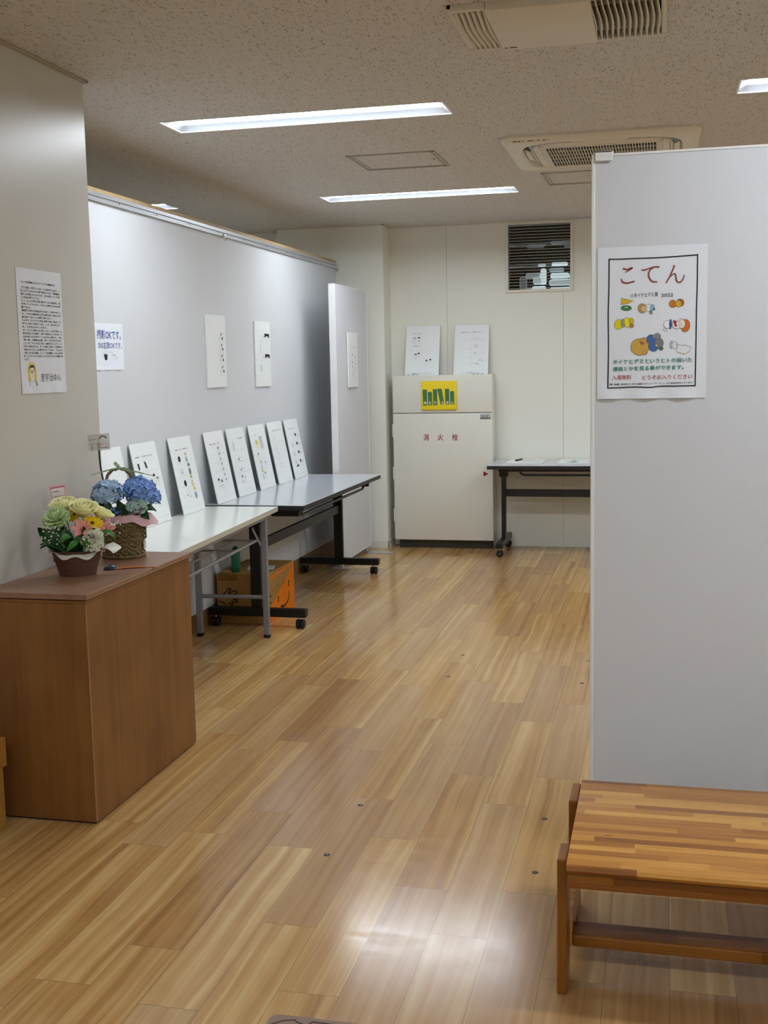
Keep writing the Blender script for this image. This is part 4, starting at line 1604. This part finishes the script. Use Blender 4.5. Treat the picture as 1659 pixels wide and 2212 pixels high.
# jigsaw play mat
FM = thing('foam_mat', 'brown jigsaw foam mat edge at the bottom of the picture', 'mat', (-.545, 2.0, 0))
def mat_outline():
    pts = []
    x0, x1, y0, y1 = -.295, .29, -.29, .305
    r = .02
    for k in range(7):
        a = PI - k * PI / 12
        pts.append((x0 + r + r * math.cos(a), y1 - r + r * math.sin(a)))
    pts += [(x1, y1)]
    n = 6
    for k in range(n):
        ya = y1 - (y1 - y0) * (k + .3) / n
        yb_ = y1 - (y1 - y0) * (k + .7) / n
        pts += [(x1, ya), (x1 - .03, ya + .012), (x1 - .03, yb_ - .012), (x1, yb_)]
    pts += [(x1, y0), (x0, y0)]
    return pts
MB().prism(mat_outline(), 0, .012, mat('foam_brown', '#8d7364', .7, var=.05)).build('foam_tile', None, FM)
pj = MB()
for pts in (((-.285, .262), (-.262, .282), (-.235, .290), (-.232, .283), (-.205, .274), (-.196, .290), (-.150, .290)), ((-.120, .290), (-.075, .291), (-.07, .272), (-.02, .272))):
    for a, b in zip(pts, pts[1:]):
        pj.tube([(a[0], a[1], .0121), (b[0], b[1], .0121)], .0014, None, 6)
pj.build('jigsaw_cut', mat('foam_cut', '#3e3029', .8), FM)

# ------------------------------------------------------------------ cardboard box, bottle, paper under the table
CB = thing('cardboard_box', 'cardboard box with hand outlines and orange smiling side under the tables', 'box', (-2.332, 6.372, 0))
bx, by, bz = .150, .255, .285
mb = MB()
mb.box(-bx, bx, -by, by, 0, bz, M_CARD, .003)
mb.build('carton', None, CB)
mb = MB()
mb.box(-bx + .002, bx - .002, -by + .004, -.002, bz, bz + .003, M_CARD)
mb.box(-bx + .002, bx - .002, .002, by - .004, bz, bz + .003, M_CARD)
mb.build('top_flap', None, CB)
HB = '#2c1a10'
hand = [(-.40, .34), (-.22, .32), (-.08, .16), (-.02, .10), (.02, .16), (-.06, .30), (.10, .20), (.20, .20), (.20, .28), (.06, .38), (.24, .38), (.26, .47), (.08, .47), (.22, .54), (.20, .60), (.04, .56), (.08, .66), (.0, .66), (-.08, .60)]
p = Print(2 * bx, bz, .0004)
def hand_at(u, t, s, fl):
    p.stroke(HB, smooth_pts([(u + fl * x * s, t + (y - .35) * s * .95) for x, y in hand], 4), .006, 3)
    p.stroke(HB, [(u + fl * -.38 * s, t + .20 * s), (u + fl * -.24 * s, t + .24 * s), (u + fl * -.16 * s, t + .30 * s)], .006, 3)
p.rect('#8a6430', .04, .0, .42, .10, 1)
p.rect('#7a5527', .04, .095, .42, .115, 2)
hand_at(.27, .42, .62, 1)
hand_at(.86, .42, .62, -1)
p.text(HB, 'ᐅ 取扱注意', .36, .80, .56, .86)
q = p.build('printed_hands', CB)
q.matrix_local = frame_matrix((0, -by - .0003, 0), (1, 0, 0), (0, 0, 1))
p = Print(2 * by, bz, .0004)
OR = '#e07a14'
p.poly(OR, ((.0, .08), (1.0, .02), (1.0, .05), (.0, .16)), 1)
p.poly(OR, ((1.0, .04), (1.0, 1.0), (.0, 1.0), (.0, .78)), 1)
p.stroke(HB, ((.40, .55), (.40, .69)), .016, 3)
p.stroke(HB, ((.80, .35), (.80, .49)), .016, 3)
p.stroke(HB, ((.60, .30), (.60, .38)), .010, 3)
p.stroke(HB, smooth_pts([(.80, .59), (.795, .70), (.73, .79), (.63, .835), (.52, .83)]), .012, 3)
p.poly(HB, ((.47, .79), (.57, .80), (.53, .89)), 3)
for k in range(4):
    p.rect('#6b5a34', .1 + .09 * k, .40 - .03 * k, .16 + .09 * k, .42 - .03 * k, 2)
q = p.build('orange_print', CB)
q.matrix_local = frame_matrix((bx + .0003, 0, 0), (0, 1, 0), (0, 0, 1))
mb = MB()
mb.lathe([(.024, 0), (.027, .004), (.027, .055), (.0265, .058), (.0265, .120), (.022, .135), (.012, .142), (.012, .150)], mat('green_plastic', '#0f7a5e', .25, var=.08, trans=.35), 24)
o = mb.build('green_bottle', None, None, True)
o.location = (-2.392, 6.20, bz + .0035)
tag(o, 'green plastic bottle standing on the cardboard box', 'bottle')
o = B(-.08, .075, -.06, .06, 0, .004, .001).build('paper_stack', M_PAPER)
o.location = (-2.283, 6.335, bz + .0035)
o.rotation_euler = (0, 0, .25)
tag(o, 'white papers lying on top of the cardboard box under the table', 'paper')

# ------------------------------------------------------------------ flowers
def leaf(mb, base, tip, wid, m, up=(0, 0, 1), bend=.02, nu=10, nv=4):
    b, t_ = Vector(base), Vector(tip)
    d = t_ - b
    side = d.cross(Vector(up))
    if side.length < 1e-5:
        side = Vector((1, 0, 0))
    side.normalize()
    nrm = side.cross(d).normalized()
    def fn(u, v):
        w_ = wid * (math.sin(PI * min(1, u * .96 + .03)) ** .8) * (1 - .25 * u)
        s = (v - .5) * 2
        return b + d * u + side * s * w_ / 2 + nrm * (bend * math.sin(PI * u) + abs(s) * wid * .16)
    mb.grid(fn, nu, nv, m)
def petal(mb, c, n, out, L, Wd, cup, m, ruffle=0.0, nu=6, nv=4, tipw=.7, rr=R):
    """petal from centre c, along out, with flower axis n"""
    c, n, out = Vector(c), Vector(n).normalized(), Vector(out).normalized()
    side = n.cross(out).normalized()
    ph = rr.random() * 6
    def fn(u, v):
        s = (v - .5) * 2
        w_ = Wd * (math.sin(PI * (.12 + .80 * u ** .8)) ** tipw)
        z = cup * u * u * L + ruffle * L * u * math.sin(s * 7 + ph) * .5
        return c + out * (L * u - ruffle * .1 * L * abs(s)) + side * (s * w_ / 2) + n * (z + .18 * Wd * s * s)
    mb.grid(fn, nu, nv, m)
def basis(n):
    n = Vector(n).normalized()
    a = n.cross(Vector((0, 0, 1)))
    if a.length < 1e-4:
        a = Vector((1, 0, 0))
    a.normalize()
    return n, a, n.cross(a)
def rose(c, n, r, m, nm, par):
    mb = MB()
    n, a, b = basis(n)
    c = Vector(c)
    for ring, (cnt, rad, hgt, lean) in enumerate(((3, .25, 1.15, .05), (4, .48, 1.15, .10), (5, .72, 1.05, .26), (5, .90, .85, .48))):
        for k in range(cnt):
            th = 2 * PI * k / cnt + ring * .7
            o_ = a * math.cos(th) + b * math.sin(th)
            s_ = n.cross(o_)
            def fn(u, v, o_=o_, s_=s_, rad=rad, hgt=hgt, lean=lean, cnt=cnt):
                s = (v - .5) * 2
                ang = s * (PI / cnt) * 1.25
                rr_ = r * rad * (.35 + .65 * math.sin(PI * .5 * min(1, u * 1.3))) + r * lean * u * u * (1 - .35 * s * s)
                z = r * hgt * (u - .35) * (1.35) - r * .16 * s * s * u - (r * .16 * max(0, u - .8) * 5 * lean * 1.5)
                return c + (o_ * math.cos(ang) + s_ * math.sin(ang)) * rr_ + n * z
            mb.grid(fn, 7, 6, m)
    return mb.build(nm, None, par, True, solid=.0012)
def carnation(c, n, r, m, nm, par, seed, layers=5):
    rr = random.Random(seed)
    mb = MB()
    n, a, b = basis(n)
    for L_ in range(layers):
        cnt = 7 + 2 * (layers - L_)
        el = L_ / (layers - 1.0)
        for k in range(cnt):
            th = 2 * PI * (k + .5 * L_) / cnt + rr.uniform(-.2, .2)
            o_ = a * math.cos(th) + b * math.sin(th)
            d = (o_ * (1.05 - el * .85) + n * (.10 + el * .9)).normalized()
            petal(mb, Vector(c) - n * r * .25, n if el < .7 else -o_, d, r * rr.uniform(.92, 1.12), r * .62, .10, m, .22, 5, 6, .55, rr)
    return mb.build(nm, None, par, True)
def daisy(c, n, r, m, mc, nm, par, cnt=15):
    mb = MB()
    n, a, b = basis(n)
    for L_ in range(2):
        for k in range(cnt):
            th = 2 * PI * (k + .5 * L_) / cnt
            o_ = a * math.cos(th) + b * math.sin(th)
            petal(mb, Vector(c) + n * .002 * L_ + o_ * r * .12, n, o_, r * (.92 - .16 * L_), r * .30, .06 - .18 * L_ * 0, m, 0, 5, 2, .6)
    o = mb.build(nm, None, par, True)
    mb = MB()
    mb.ball(Vector(c) + n * .002, r * .22, mc, 2)
    mb.build('flower_eye', None, o, True)
    return o
def lily(c, n, r, m, nm, par):
    mb = MB()
    n, a, b = basis(n)
    for k in range(6):
        th = 2 * PI * k / 6
        o_ = a * math.cos(th) + b * math.sin(th)
        d = (o_ * .85 + n * .55).normalized()
        petal(mb, Vector(c) - n * r * .35, n, d, r * 1.15, r * (.62 if k % 2 else .5), -.10, m, .03, 7, 4, .7)
    for k in range(5):
        th = 2 * PI * k / 5 + .3
        mb.tube([Vector(c) - n * r * .3, Vector(c) + n * r * .25 + (a * math.cos(th) + b * math.sin(th)) * r * .14], .0008, m, 5)
    return mb.build(nm, None, par, True)

TOP = .760
# -- arrangement in the brown pot (local -y faces the viewer)
FA = thing('flower_arrangement', 'small brown pot of yellow roses, pink lilies and pale carnations on the counter', 'flowers', (-1.960, 3.588, TOP + .0005), math.atan2(.479, .878))
mb = MB()
prof = []
for i in range(37):
    z = .088 * i / 36
    prof.append((1.0 + .38 * z / .088 + (.014 if i % 2 else -.006), z))
mb.lathe([(.9, 0)] + prof + [(1.30, .088), (1.28, .05)], mat('dark_wicker', '#54301c', .6, var=.25, vscale=60), 40, Matrix.Translation((-.008, 0, 0)), .062, .050, caps=True)
mb.build('pot', None, FA, True)
def frill(u, v):
    a = 2 * PI * u
    ru = .082 + .015 * v
    flap = 0.0
    wav = math.sin(a * 7 + .6)
    x = (ru + .044 * flap * v) * math.cos(a) - .006
    y = (ru - .010) * .86 * math.sin(a)
    z = .084 + .004 * v + .008 * wav * v - .024 * v * max(0, -math.sin(a)) ** 2 + .012 * flap * v * (1.6 - 1.2 * v)
    return Vector((x, y, z))
MB().grid(frill, 84, 5, mat('cream_wrap', '#d6d0c4', .5)).build('paper_frill', None, FA, True, solid=.0008)
def corner(u, v):
    a = -.42 + .75 * u
    r_ = .078 + v * (.066 - .020 * abs(2 * u - 1))
    return Vector((r_ * math.cos(a), r_ * .9 * math.sin(a), .088 + .010 * math.sin(PI * v) * (1 - u) + .012 * v * u - .016 * v * (1 - u)))
MB().grid(corner, 8, 5, mat('cream_wrap', '#d6d0c4', .5)).build('paper_corner', None, FA, False, solid=.0008)
dz = .010
MB().lathe([(1.2, .055), (1.2, .078), (.7, .092)], mat('moss_foam', '#1b2a14', .9, var=.4, vscale=80), 28, Matrix.Translation((-.008, 0, 0)), .062, .050).build('floral_foam', None, FA, True)
M_ROSE = mat('rose_petal', '#faf5bd', .55, var=.06, sub=.15)
M_CARN = mat('carnation_petal', '#f6f8e4', .6, var=.10, vscale=60)
M_CARNG = mat('carnation_green', '#d9ecb6', .6, var=.12, vscale=60)
M_YEL = mat('gerbera_yellow', '#fad40c', .5, var=.08)
M_EYE = mat('gerbera_eye', '#6a4a12', .7, var=.3)
M_PINK = mat('lily_pink', '#ea9c96', .5, var=.12, vscale=50)
rose((-.044, .030, .222 + dz), (-.15, -.25, 1), .036, M_ROSE, 'rose', FA)
rose((.021, .0, .208 + dz), (.10, -.45, 1), .038, M_ROSE, 'rose', FA)
rose((.080, .020, .186 + dz), (.45, -.15, 1), .031, M_ROSE, 'rose', FA)
carnation((-.070, -.030, .192 + dz), (-.25, -.55, .8), .046, M_CARNG, 'green_carnation', FA, 3)
carnation((.043, -.062, .116 + dz), (.15, -1, .35), .043, M_CARN, 'white_carnation', FA, 4)
daisy((-.008, .022, .196 + dz), (-.5, -.55, .5), .030, M_YEL, M_EYE, 'gerbera', FA)
daisy((.048, -.032, .168 + dz), (.1, -.55, .8), .037, M_YEL, M_EYE, 'gerbera', FA)
lily((.012, -.062, .158 + dz), (-.1, -.8, .5), .036, M_PINK, 'lily', FA)
lily((.094, -.022, .148 + dz), (.4, -.7, .5), .036, M_PINK, 'lily', FA)
def one_leaf(par, *a, nm='leaf', **k):
    mb = MB()
    leaf(mb, *a, **k)
    return mb.build(nm, None, par, True)
one_leaf(FA, (-.060, -.025, .085), (-.134, -.002, .168), .062, M_LEAF, up=(0, -1, .5))
one_leaf(FA, (-.050, -.045, .080), (-.128, -.050, .115), .050, M_LEAF, up=(0, -.6, 1))
one_leaf(FA, (.002, -.060, .127), (-.044, -.085, .092), .024, M_LEAF2, up=(.2, -1, .6))
one_leaf(FA, (-.024, -.060, .142), (-.070, -.082, .122), .026, M_LEAF2, up=(0, -1, .6))
one_leaf(FA, (.000, -.060, .122), (.010, -.088, .086), .022, M_LEAF2, up=(1, -1, .3))
one_leaf(FA, (.008, -.060, .128), (.036, -.078, .098), .022, M_LEAF2, up=(.3, -1, .5))
one_leaf(FA, (.066, -.040, .146), (.122, -.030, .112), .030, M_LEAF2, up=(0, -.6, 1))
for k in range(16):
    a = 2 * PI * k / 16 + .2
    rr_ = .050 + .012 * (k % 3)
    one_leaf(FA, (-.006 + rr_ * .5 * math.cos(a), rr_ * .45 * math.sin(a), .080), (-.006 + (rr_ + .052) * math.cos(a), (rr_ + .030) * .85 * math.sin(a), .098 + .022 * ((k * 7) % 4)), .044, M_LEAF if k % 3 else M_LEAF2, up=(0, 0, 1))
for k in range(7):
    a = 2 * PI * k / 7 + .5
    one_leaf(FA, (.05 * math.cos(a), .045 * math.sin(a), .10), (.062 * math.cos(a), .055 * math.sin(a), .175), .040, M_LEAF, up=(math.cos(a), math.sin(a), .1))
mb = MB()
rr = random.Random(5)
for tx, ty, tz in ((-.044, .030, .222), (.021, 0, .208), (.08, .02, .186), (-.07, -.03, .19), (.043, -.05, .12), (-.008, .02, .19), (.048, -.03, .165), (.012, -.055, .15), (.094, -.02, .14)):
    mb.tube([(tx * .3, ty * .3, .07), (tx * .7, ty * .7, .07 + (tz - .07) * .6), (tx, ty, tz)], .0022, M_STEM, 6)
mb.build('stem', None, FA, True)
mb = MB()
for k in range(64):
    if k < 40:
        c = (rr.uniform(-.122, -.040), rr.uniform(-.066, -.030), rr.uniform(.118, .192) )
        if c[2] > .165 and c[0] > -.10:
            c = (c[0], c[1], c[2] - .045)
    else:
        c = (rr.uniform(.085, .145), rr.uniform(-.04, .0), rr.uniform(.135, .192))
    mb.ball(c, rr.uniform(.0022, .0036), mat('white_bud', '#f0f1ea', .6, var=.02), 1)
    if k % 3 == 0:
        mb.tube([(c[0] * .5, c[1] * .5, .10), (c[0] * .85, c[1] * .85, c[2] - .02), c], .0005, M_STEM, 4)
o = mb.build('babys_breath', None, FA)
o['kind'] = 'stuff'
# message card on a pick
cdir = Vector((-.479, .878, 0))
rx = Vector((.878, .479, 0))
c0 = Vector((-1.985, 3.635, TOP)) + rx * -.066 + cdir * .065
MC = sheet('message_card', .060, .090, .0008, frame_matrix(c0 + Vector((0, 0, .216)) + rx * .012, rx + Vector((0, 0, .12)), (-.14 * rx.x, -.14 * rx.y, 1)), 'pink-bordered message card standing behind the yellow roses', 'card', mat('card_pink', '#eec9cc', .6))
p = Print(.060, .090, .0003)
p.rect('#fbeeee', .12, .13, .88, .90, 1)
p.frame('#d98a98', .12, .13, .88, .90, .0010)
p.rect('#cf5a7c', .10, .09, .93, .135, 2)
p.rect('#cf5a7c', .10, .90, .93, .94, 2)
rr_c = random.Random(3)
for u0, u1, t, c_, h_ in ((.20, .56, .275, '#4a4448', .028), (.20, .82, .47, '#7a7478', .022), (.44, .74, .63, '#4a4448', .026)):
    u = u0
    while u < u1:
        w_ = rr_c.uniform(.02, .05)
        p.rect(c_, u, t - h_ * rr_c.uniform(.5, 1), u + w_, t + h_ * rr_c.uniform(.4, 1), 2)
        u += w_ + .016
p.build('print', MC)
mb = MB()
mb.tube([(0, .01, -.0016), (.004, -.115, -.002)], .0014, M_WHITE, 6)
mb.build('card_pick', None, MC)

# -- hydrangea basket
HB_ = thing('hydrangea_basket', 'woven basket of blue hydrangeas with a loop handle on the counter', 'flowers', (-1.995, 3.962, TOP + .0005), math.atan2(.4517, .8922))
ox = .016
mb = MB()
rows, seg = 16, 120
def weave(u, v):
    a = 2 * PI * u
    z = .006 + .140 * v
    i = v * rows
    w_ = abs(math.sin(PI * i)) ** .6
    alt = math.sin(a * 17 + (PI if int(i + 1e-6) % 2 else 0))
    r_ = .0735 + .006 * v + .0030 * w_ + .0050 * alt * w_
    return Vector((ox + r_ * math.cos(a), r_ * math.sin(a), z + .0030 * math.sin(a * 17) * (1 if 0 < v < 1 else 0)))
t_w = NT('seagrass')
co = t_w.obj()
f_ = t_w.noise(t_w.mapping(co, scale=(1, 1, 4)), 70.0, 3.0, .6)
t_w.link(t_w.ramp(f_, [(.3, '#4d3b22'), (.5, '#7a6440'), (.68, '#a58e62')]), t_w.b.inputs['Base Color'])
t_w.b.inputs['Roughness'].default_value = .75
M_SEA = t_w.m
mb.grid(weave, seg, rows * 6, M_SEA)
mb.lathe([(.001, .004), (.076, .004)], M_SEA, 40, Matrix.Translation((ox, 0, 0)), caps=False)
mb.tube([(ox + (.0785 + .0012 * math.sin(k * 2.5)) * math.cos(2 * PI * k / 60), (.0785 + .0012 * math.sin(k * 2.5)) * math.sin(2 * PI * k / 60), .006) for k in range(60)], .0055, M_SEA, 8, True)
mb.build('basket_body', None, HB_, True)
mb = MB()
hp = []
for k in range(25):
    a = PI * k / 24
    hp.append((.010 - .047 * math.cos(a), .020, .284 + .048 * math.sin(a) + .0015 * math.sin(k * 1.7)))
hp = [(-.050, .02, .14), (-.042, .02, .20)] + hp + [(.062, .02, .20), (.072, .02, .14)]
mb.tube(hp, .0058, M_SEA, 8)
mb.tube([(x, y - .004 * math.cos(i * 1.4), z + .004 * math.sin(i * 1.4)) for i, (x, y, z) in enumerate(hp)], .0038, M_SEA, 6)
mb.build('handle', None, HB_, True)
mb = MB()
MB_RAF = mat('green_raffia', '#9db583', .6, var=.2, vscale=60)
def ribbon(pts, w_):
    for a, b in zip(pts, pts[1:]):
        a, b = Vector(a), Vector(b)
        mb.box(-.5, .5, -.0006, .0006, -w_ / 2, w_ / 2, MB_RAF, 0, 1,
               Matrix.Translation((a + b) / 2) @ (b - a).to_track_quat('X', 'Z').to_matrix().to_4x4() @ Matrix.Diagonal(((b - a).length * 1.04, 1, 1, 1)))
ribbon([(.012, .012, .334), (-.012, .006, .332), (-.036, .010, .326), (-.060, .012, .320)], .0055)
ribbon([(-.060, .012, .320), (-.090, .02, .312)], .003)
ribbon([(.012, .010, .334), (.040, .006, .326), (.062, .008, .322), (.100, .014, .310)], .005)
ribbon([(.100, .014, .310), (.136, .02, .300)], .003)
ribbon([(.012, .008, .335), (-.004, .004, .350), (-.002, .004, .358), (.010, .006, .346), (.016, .008, .334)], .006)
ribbon([(.014, .008, .334), (.034, .003, .335), (.046, .004, .328), (.030, .008, .328), (.014, .010, .332)], .006)
ribbon([(.030, .006, .330), (.060, .006, .312), (.075, .008, .298)], .002)
mb.ball((.012, .009, .334), .006, MB_RAF, 2)
mb.build('raffia_bow', None, HB_)
def wrap(u, v):
    a = 2 * PI * u
    tri = lambda q: abs((q / PI) % 2 - 1) * 2 - 1
    wv = tri(a * 5 + .5) + .6 * tri(a * 11)
    fl = max(0, math.cos(a + .25)) ** 4
    r_ = .070 + .018 * v + .046 * fl * v
    return Vector((ox + r_ * math.cos(a), r_ * math.sin(a), .146 + .020 * math.sin(PI * min(1, v * 1.1)) - .012 * v * v + .007 * wv * v - .012 * fl * v * v))
MB().grid(wrap, 72, 5, mat('pink_wrap', '#d9aeb2', .55, var=.06)).build('pink_wrapping', None, HB_, False, solid=.0006)
MB().lathe([(.066, .10), (.066, .145), (.03, .16)], mat('potting_soil', '#1a1510', .95, var=.4, vscale=90), 28, Matrix.Translation((ox, 0, 0))).build('soil', None, HB_, True)
def hyd(c, rad, m1, m2, n, nm, seed, flat=.8):
    rr = random.Random(seed)
    mb = MB()
    mb.ball(c, 1.0, m2, 3, (rad[0] * .86, rad[1] * .86, rad[2] * .86))
    g = PI * (3 - 5 ** .5)
    for i in range(n):
        z = 1 - 1.72 * (i + .5) / n
        r_ = math.sqrt(max(0, 1 - z * z))
        th = g * i
        d = Vector((r_ * math.cos(th), r_ * math.sin(th), z))
        jit = rr.uniform(.93, 1.08)
        pc = Vector(c) + Vector((d.x * rad[0], d.y * rad[1], d.z * rad[2])) * jit
        nn = (Vector((d.x / rad[0], d.y / rad[1], d.z / rad[2])).normalized() + Vector((rr.uniform(-.6, .6), rr.uniform(-.6, .6), rr.uniform(-.4, .6)))).normalized()
        n_, a_, b_ = basis(nn)
        ro = rr.random() * PI
        s = rr.uniform(.0125, .0165)
        for k in range(4):
            t2 = ro + k * PI / 2
            o_ = a_ * math.cos(t2) + b_ * math.sin(t2)
            petal(mb, pc, n_, o_, s, s * 1.05, .12, m1 if rr.random() < .8 else m2, 0, 3, 2, .5, rr)
    return mb.build(nm, None, HB_, True)
MH1, MH1b = mat('hydrangea_pale', '#bcd6f2', .6, var=.14, vscale=40), mat('hydrangea_mid', '#9cc0ea', .6, var=.14, vscale=40)
MH2, MH2b = mat('hydrangea_blue', '#8bb2f0', .6, var=.16, vscale=40), mat('hydrangea_deep', '#6b96de', .6, var=.16, vscale=40)
MH3, MH3b = mat('hydrangea_green', '#b4cfca', .6, var=.14, vscale=40), mat('hydrangea_teal', '#93b4b6', .6, var=.14, vscale=40)
hyd((-.034, -.028, .246), (.052, .048, .044), MH1, MH1b, 74, 'hydrangea_head', 1)
hyd((.082, -.004, .246), (.058, .052, .046), MH2, MH2b, 80, 'hydrangea_head', 2)
hyd((.066, -.052, .192), (.036, .030, .025), MH3, MH3b, 44, 'small_hydrangea_head', 3)
hyd((.130, .0, .222), (.026, .026, .024), MH2, MH1b, 30, 'small_hydrangea_head', 4)
hyd((-.004, -.055, .176), (.017, .015, .011), MH1b, MH2b, 10, 'small_hydrangea_head', 5)
for k, (b0, b1, wd, up) in enumerate((((-.040, -.02, .180), (-.106, -.022, .205), .060, (0, -.5, 1)), ((-.02, -.03, .175), (-.062, -.075, .180), .055, (0, -1, .5)), ((.0, -.03, .180), (.034, -.085, .196), .050, (0, -1, .5)),
                       ((.08, -.02, .165), (.142, -.03, .166), .046, (0, -.7, 1)), ((.10, .0, .19), (.160, .01, .190), .042, (0, -.6, 1)), ((.09, -.03, .160), (.115, -.06, .140), .040, (0, -1, .3)),
                       ((.03, -.03, .17), (.01, -.085, .160), .05, (0, -1, .4)), ((-.03, .02, .18), (-.10, .05, .20), .06, (0, 0, 1)), ((.06, .03, .18), (.12, .075, .20), .06, (0, 0, 1)))):
    one_leaf(HB_, b0, b1, wd, M_LEAF, up=up)
mb = MB()
mb.tube([(-.02, -.02, .12), (-.030, -.035, .17), (-.034, -.028, .23)], .004, M_STEM, 6)
mb.tube([(.05, 0, .12), (.07, -.005, .17), (.082, -.004, .22)], .004, M_STEM, 6)
mb.tube([(.05, -.02, .12), (.06, -.04, .18)], .003, M_STEM, 6)
mb.tube([(-.044, -.05, .15), (-.044, -.052, .205)], .006, mat('brown_twig', '#8a6a58', .7), 8)
mb.build('stem', None, HB_, True)
th = -.42
pt = B(-.011, .011, -.0006, .0006, 0, .030).build('price_tag', mat('tag_white', '#cfcfc8', .5), HB_)
pt.location = (ox + .0845 * math.cos(th), .0845 * math.sin(th), .030)
pt.rotation_euler = (0, 0, th + PI / 2)
pt = B(-.009, .009, -.0006, .0006, 0, .052).build('green_label', mat('tag_green', '#4a5a42', .5), HB_)
pt.location = (ox + .0865 * math.cos(th + .14), .0865 * math.sin(th + .14), .068)
pt.rotation_euler = (0, 0, th + .14 + PI / 2)

# tag on a black stick
rx2, dp2 = Vector((.8922, .4517, 0)), Vector((-.4517, .8922, 0))
TG = thing('stick_tag', 'clear printed tag on a black stick rising from the hydrangea basket', 'tag', (-2.062, 3.962, TOP + .14))
mb = MB()
mb.tube([(.028, .02, .02), (.005, .02, .13), (-.006, .02, .20), (-.010, .02, .292)], .0034, M_RUBBER, 8)
mb.build('stick', None, TG, True)
m_clear = NT('clear_film')
m_clear.b.inputs['Base Color'].default_value = lin('#cfc9c0')
m_clear.b.inputs['Roughness'].default_value = .25
m_clear.b.inputs['Alpha'].default_value = .42
mb = MB()
mb.box(-.040, .040, -.0004, .0004, 0, .062, m_clear.m)
fm = mb.build('film', None, TG)
fm.matrix_local = frame_matrix((-.004, .016, .262), rx2 + Vector((0, 0, .10)), (0, 0, 1)) @ Matrix.Rotation(-PI / 2, 4, 'X')
p = Print(.08, .062, .0006)
p.text('#5a4a44', 'あじさい', .06, .26, .42, .36)
p.ring('#5a4030', .70, .30, .15, .16, .004, 3, 14, (-PI, 0))
p.text('#5a4a44', 'ありがとう', .08, .54, .52, .62)
p.text('#c8604e', '感謝をこめて', .50, .56, .94, .72)
p.rect('#7a6a60', .14, .70, .18, .92)
p.rect('#8a5a50', .55, .82, .90, .86)
q = p.build('print', TG)
q.matrix_local = frame_matrix((-.0031, .0142, .262), rx2 + Vector((0, 0, .10)), (0, 0, 1))

# small things on the counter
mb = MB()
mb.lathe([(.024, 0), (.026, .003), (.022, .011), (.012, .016), (.003, .017)], mat('grey_glass', '#4b525a', .12, .3, var=.1), 28)
o = mb.build('paperweight', None, None, True)
o.location = (-1.896, 3.690, TOP + .0005)
tag(o, 'small shiny grey domed object on the counter beside the brown pot', 'paperweight')
mb = MB()
def strip_at(u, v):
    return Vector((u * .150 - .01, .022 * math.sin(u * 2.1) + (v - .5) * (.030 - .022 * u), .0012 + .004 * math.sin(PI * u) * (1 - u)))
mb.grid(strip_at, 16, 2, mat('orange_strip', '#c8661e', .35, var=.1))  # narrow orange strip, tapering along its length
o = mb.build('orange_strip', None, None, True, solid=.0008)
o.location = (-1.868, 3.700, TOP + .0006)
o.rotation_euler = (0, 0, math.radians(14))
tag(o, 'thin orange strip lying across the counter beside the grey dome', 'ribbon')
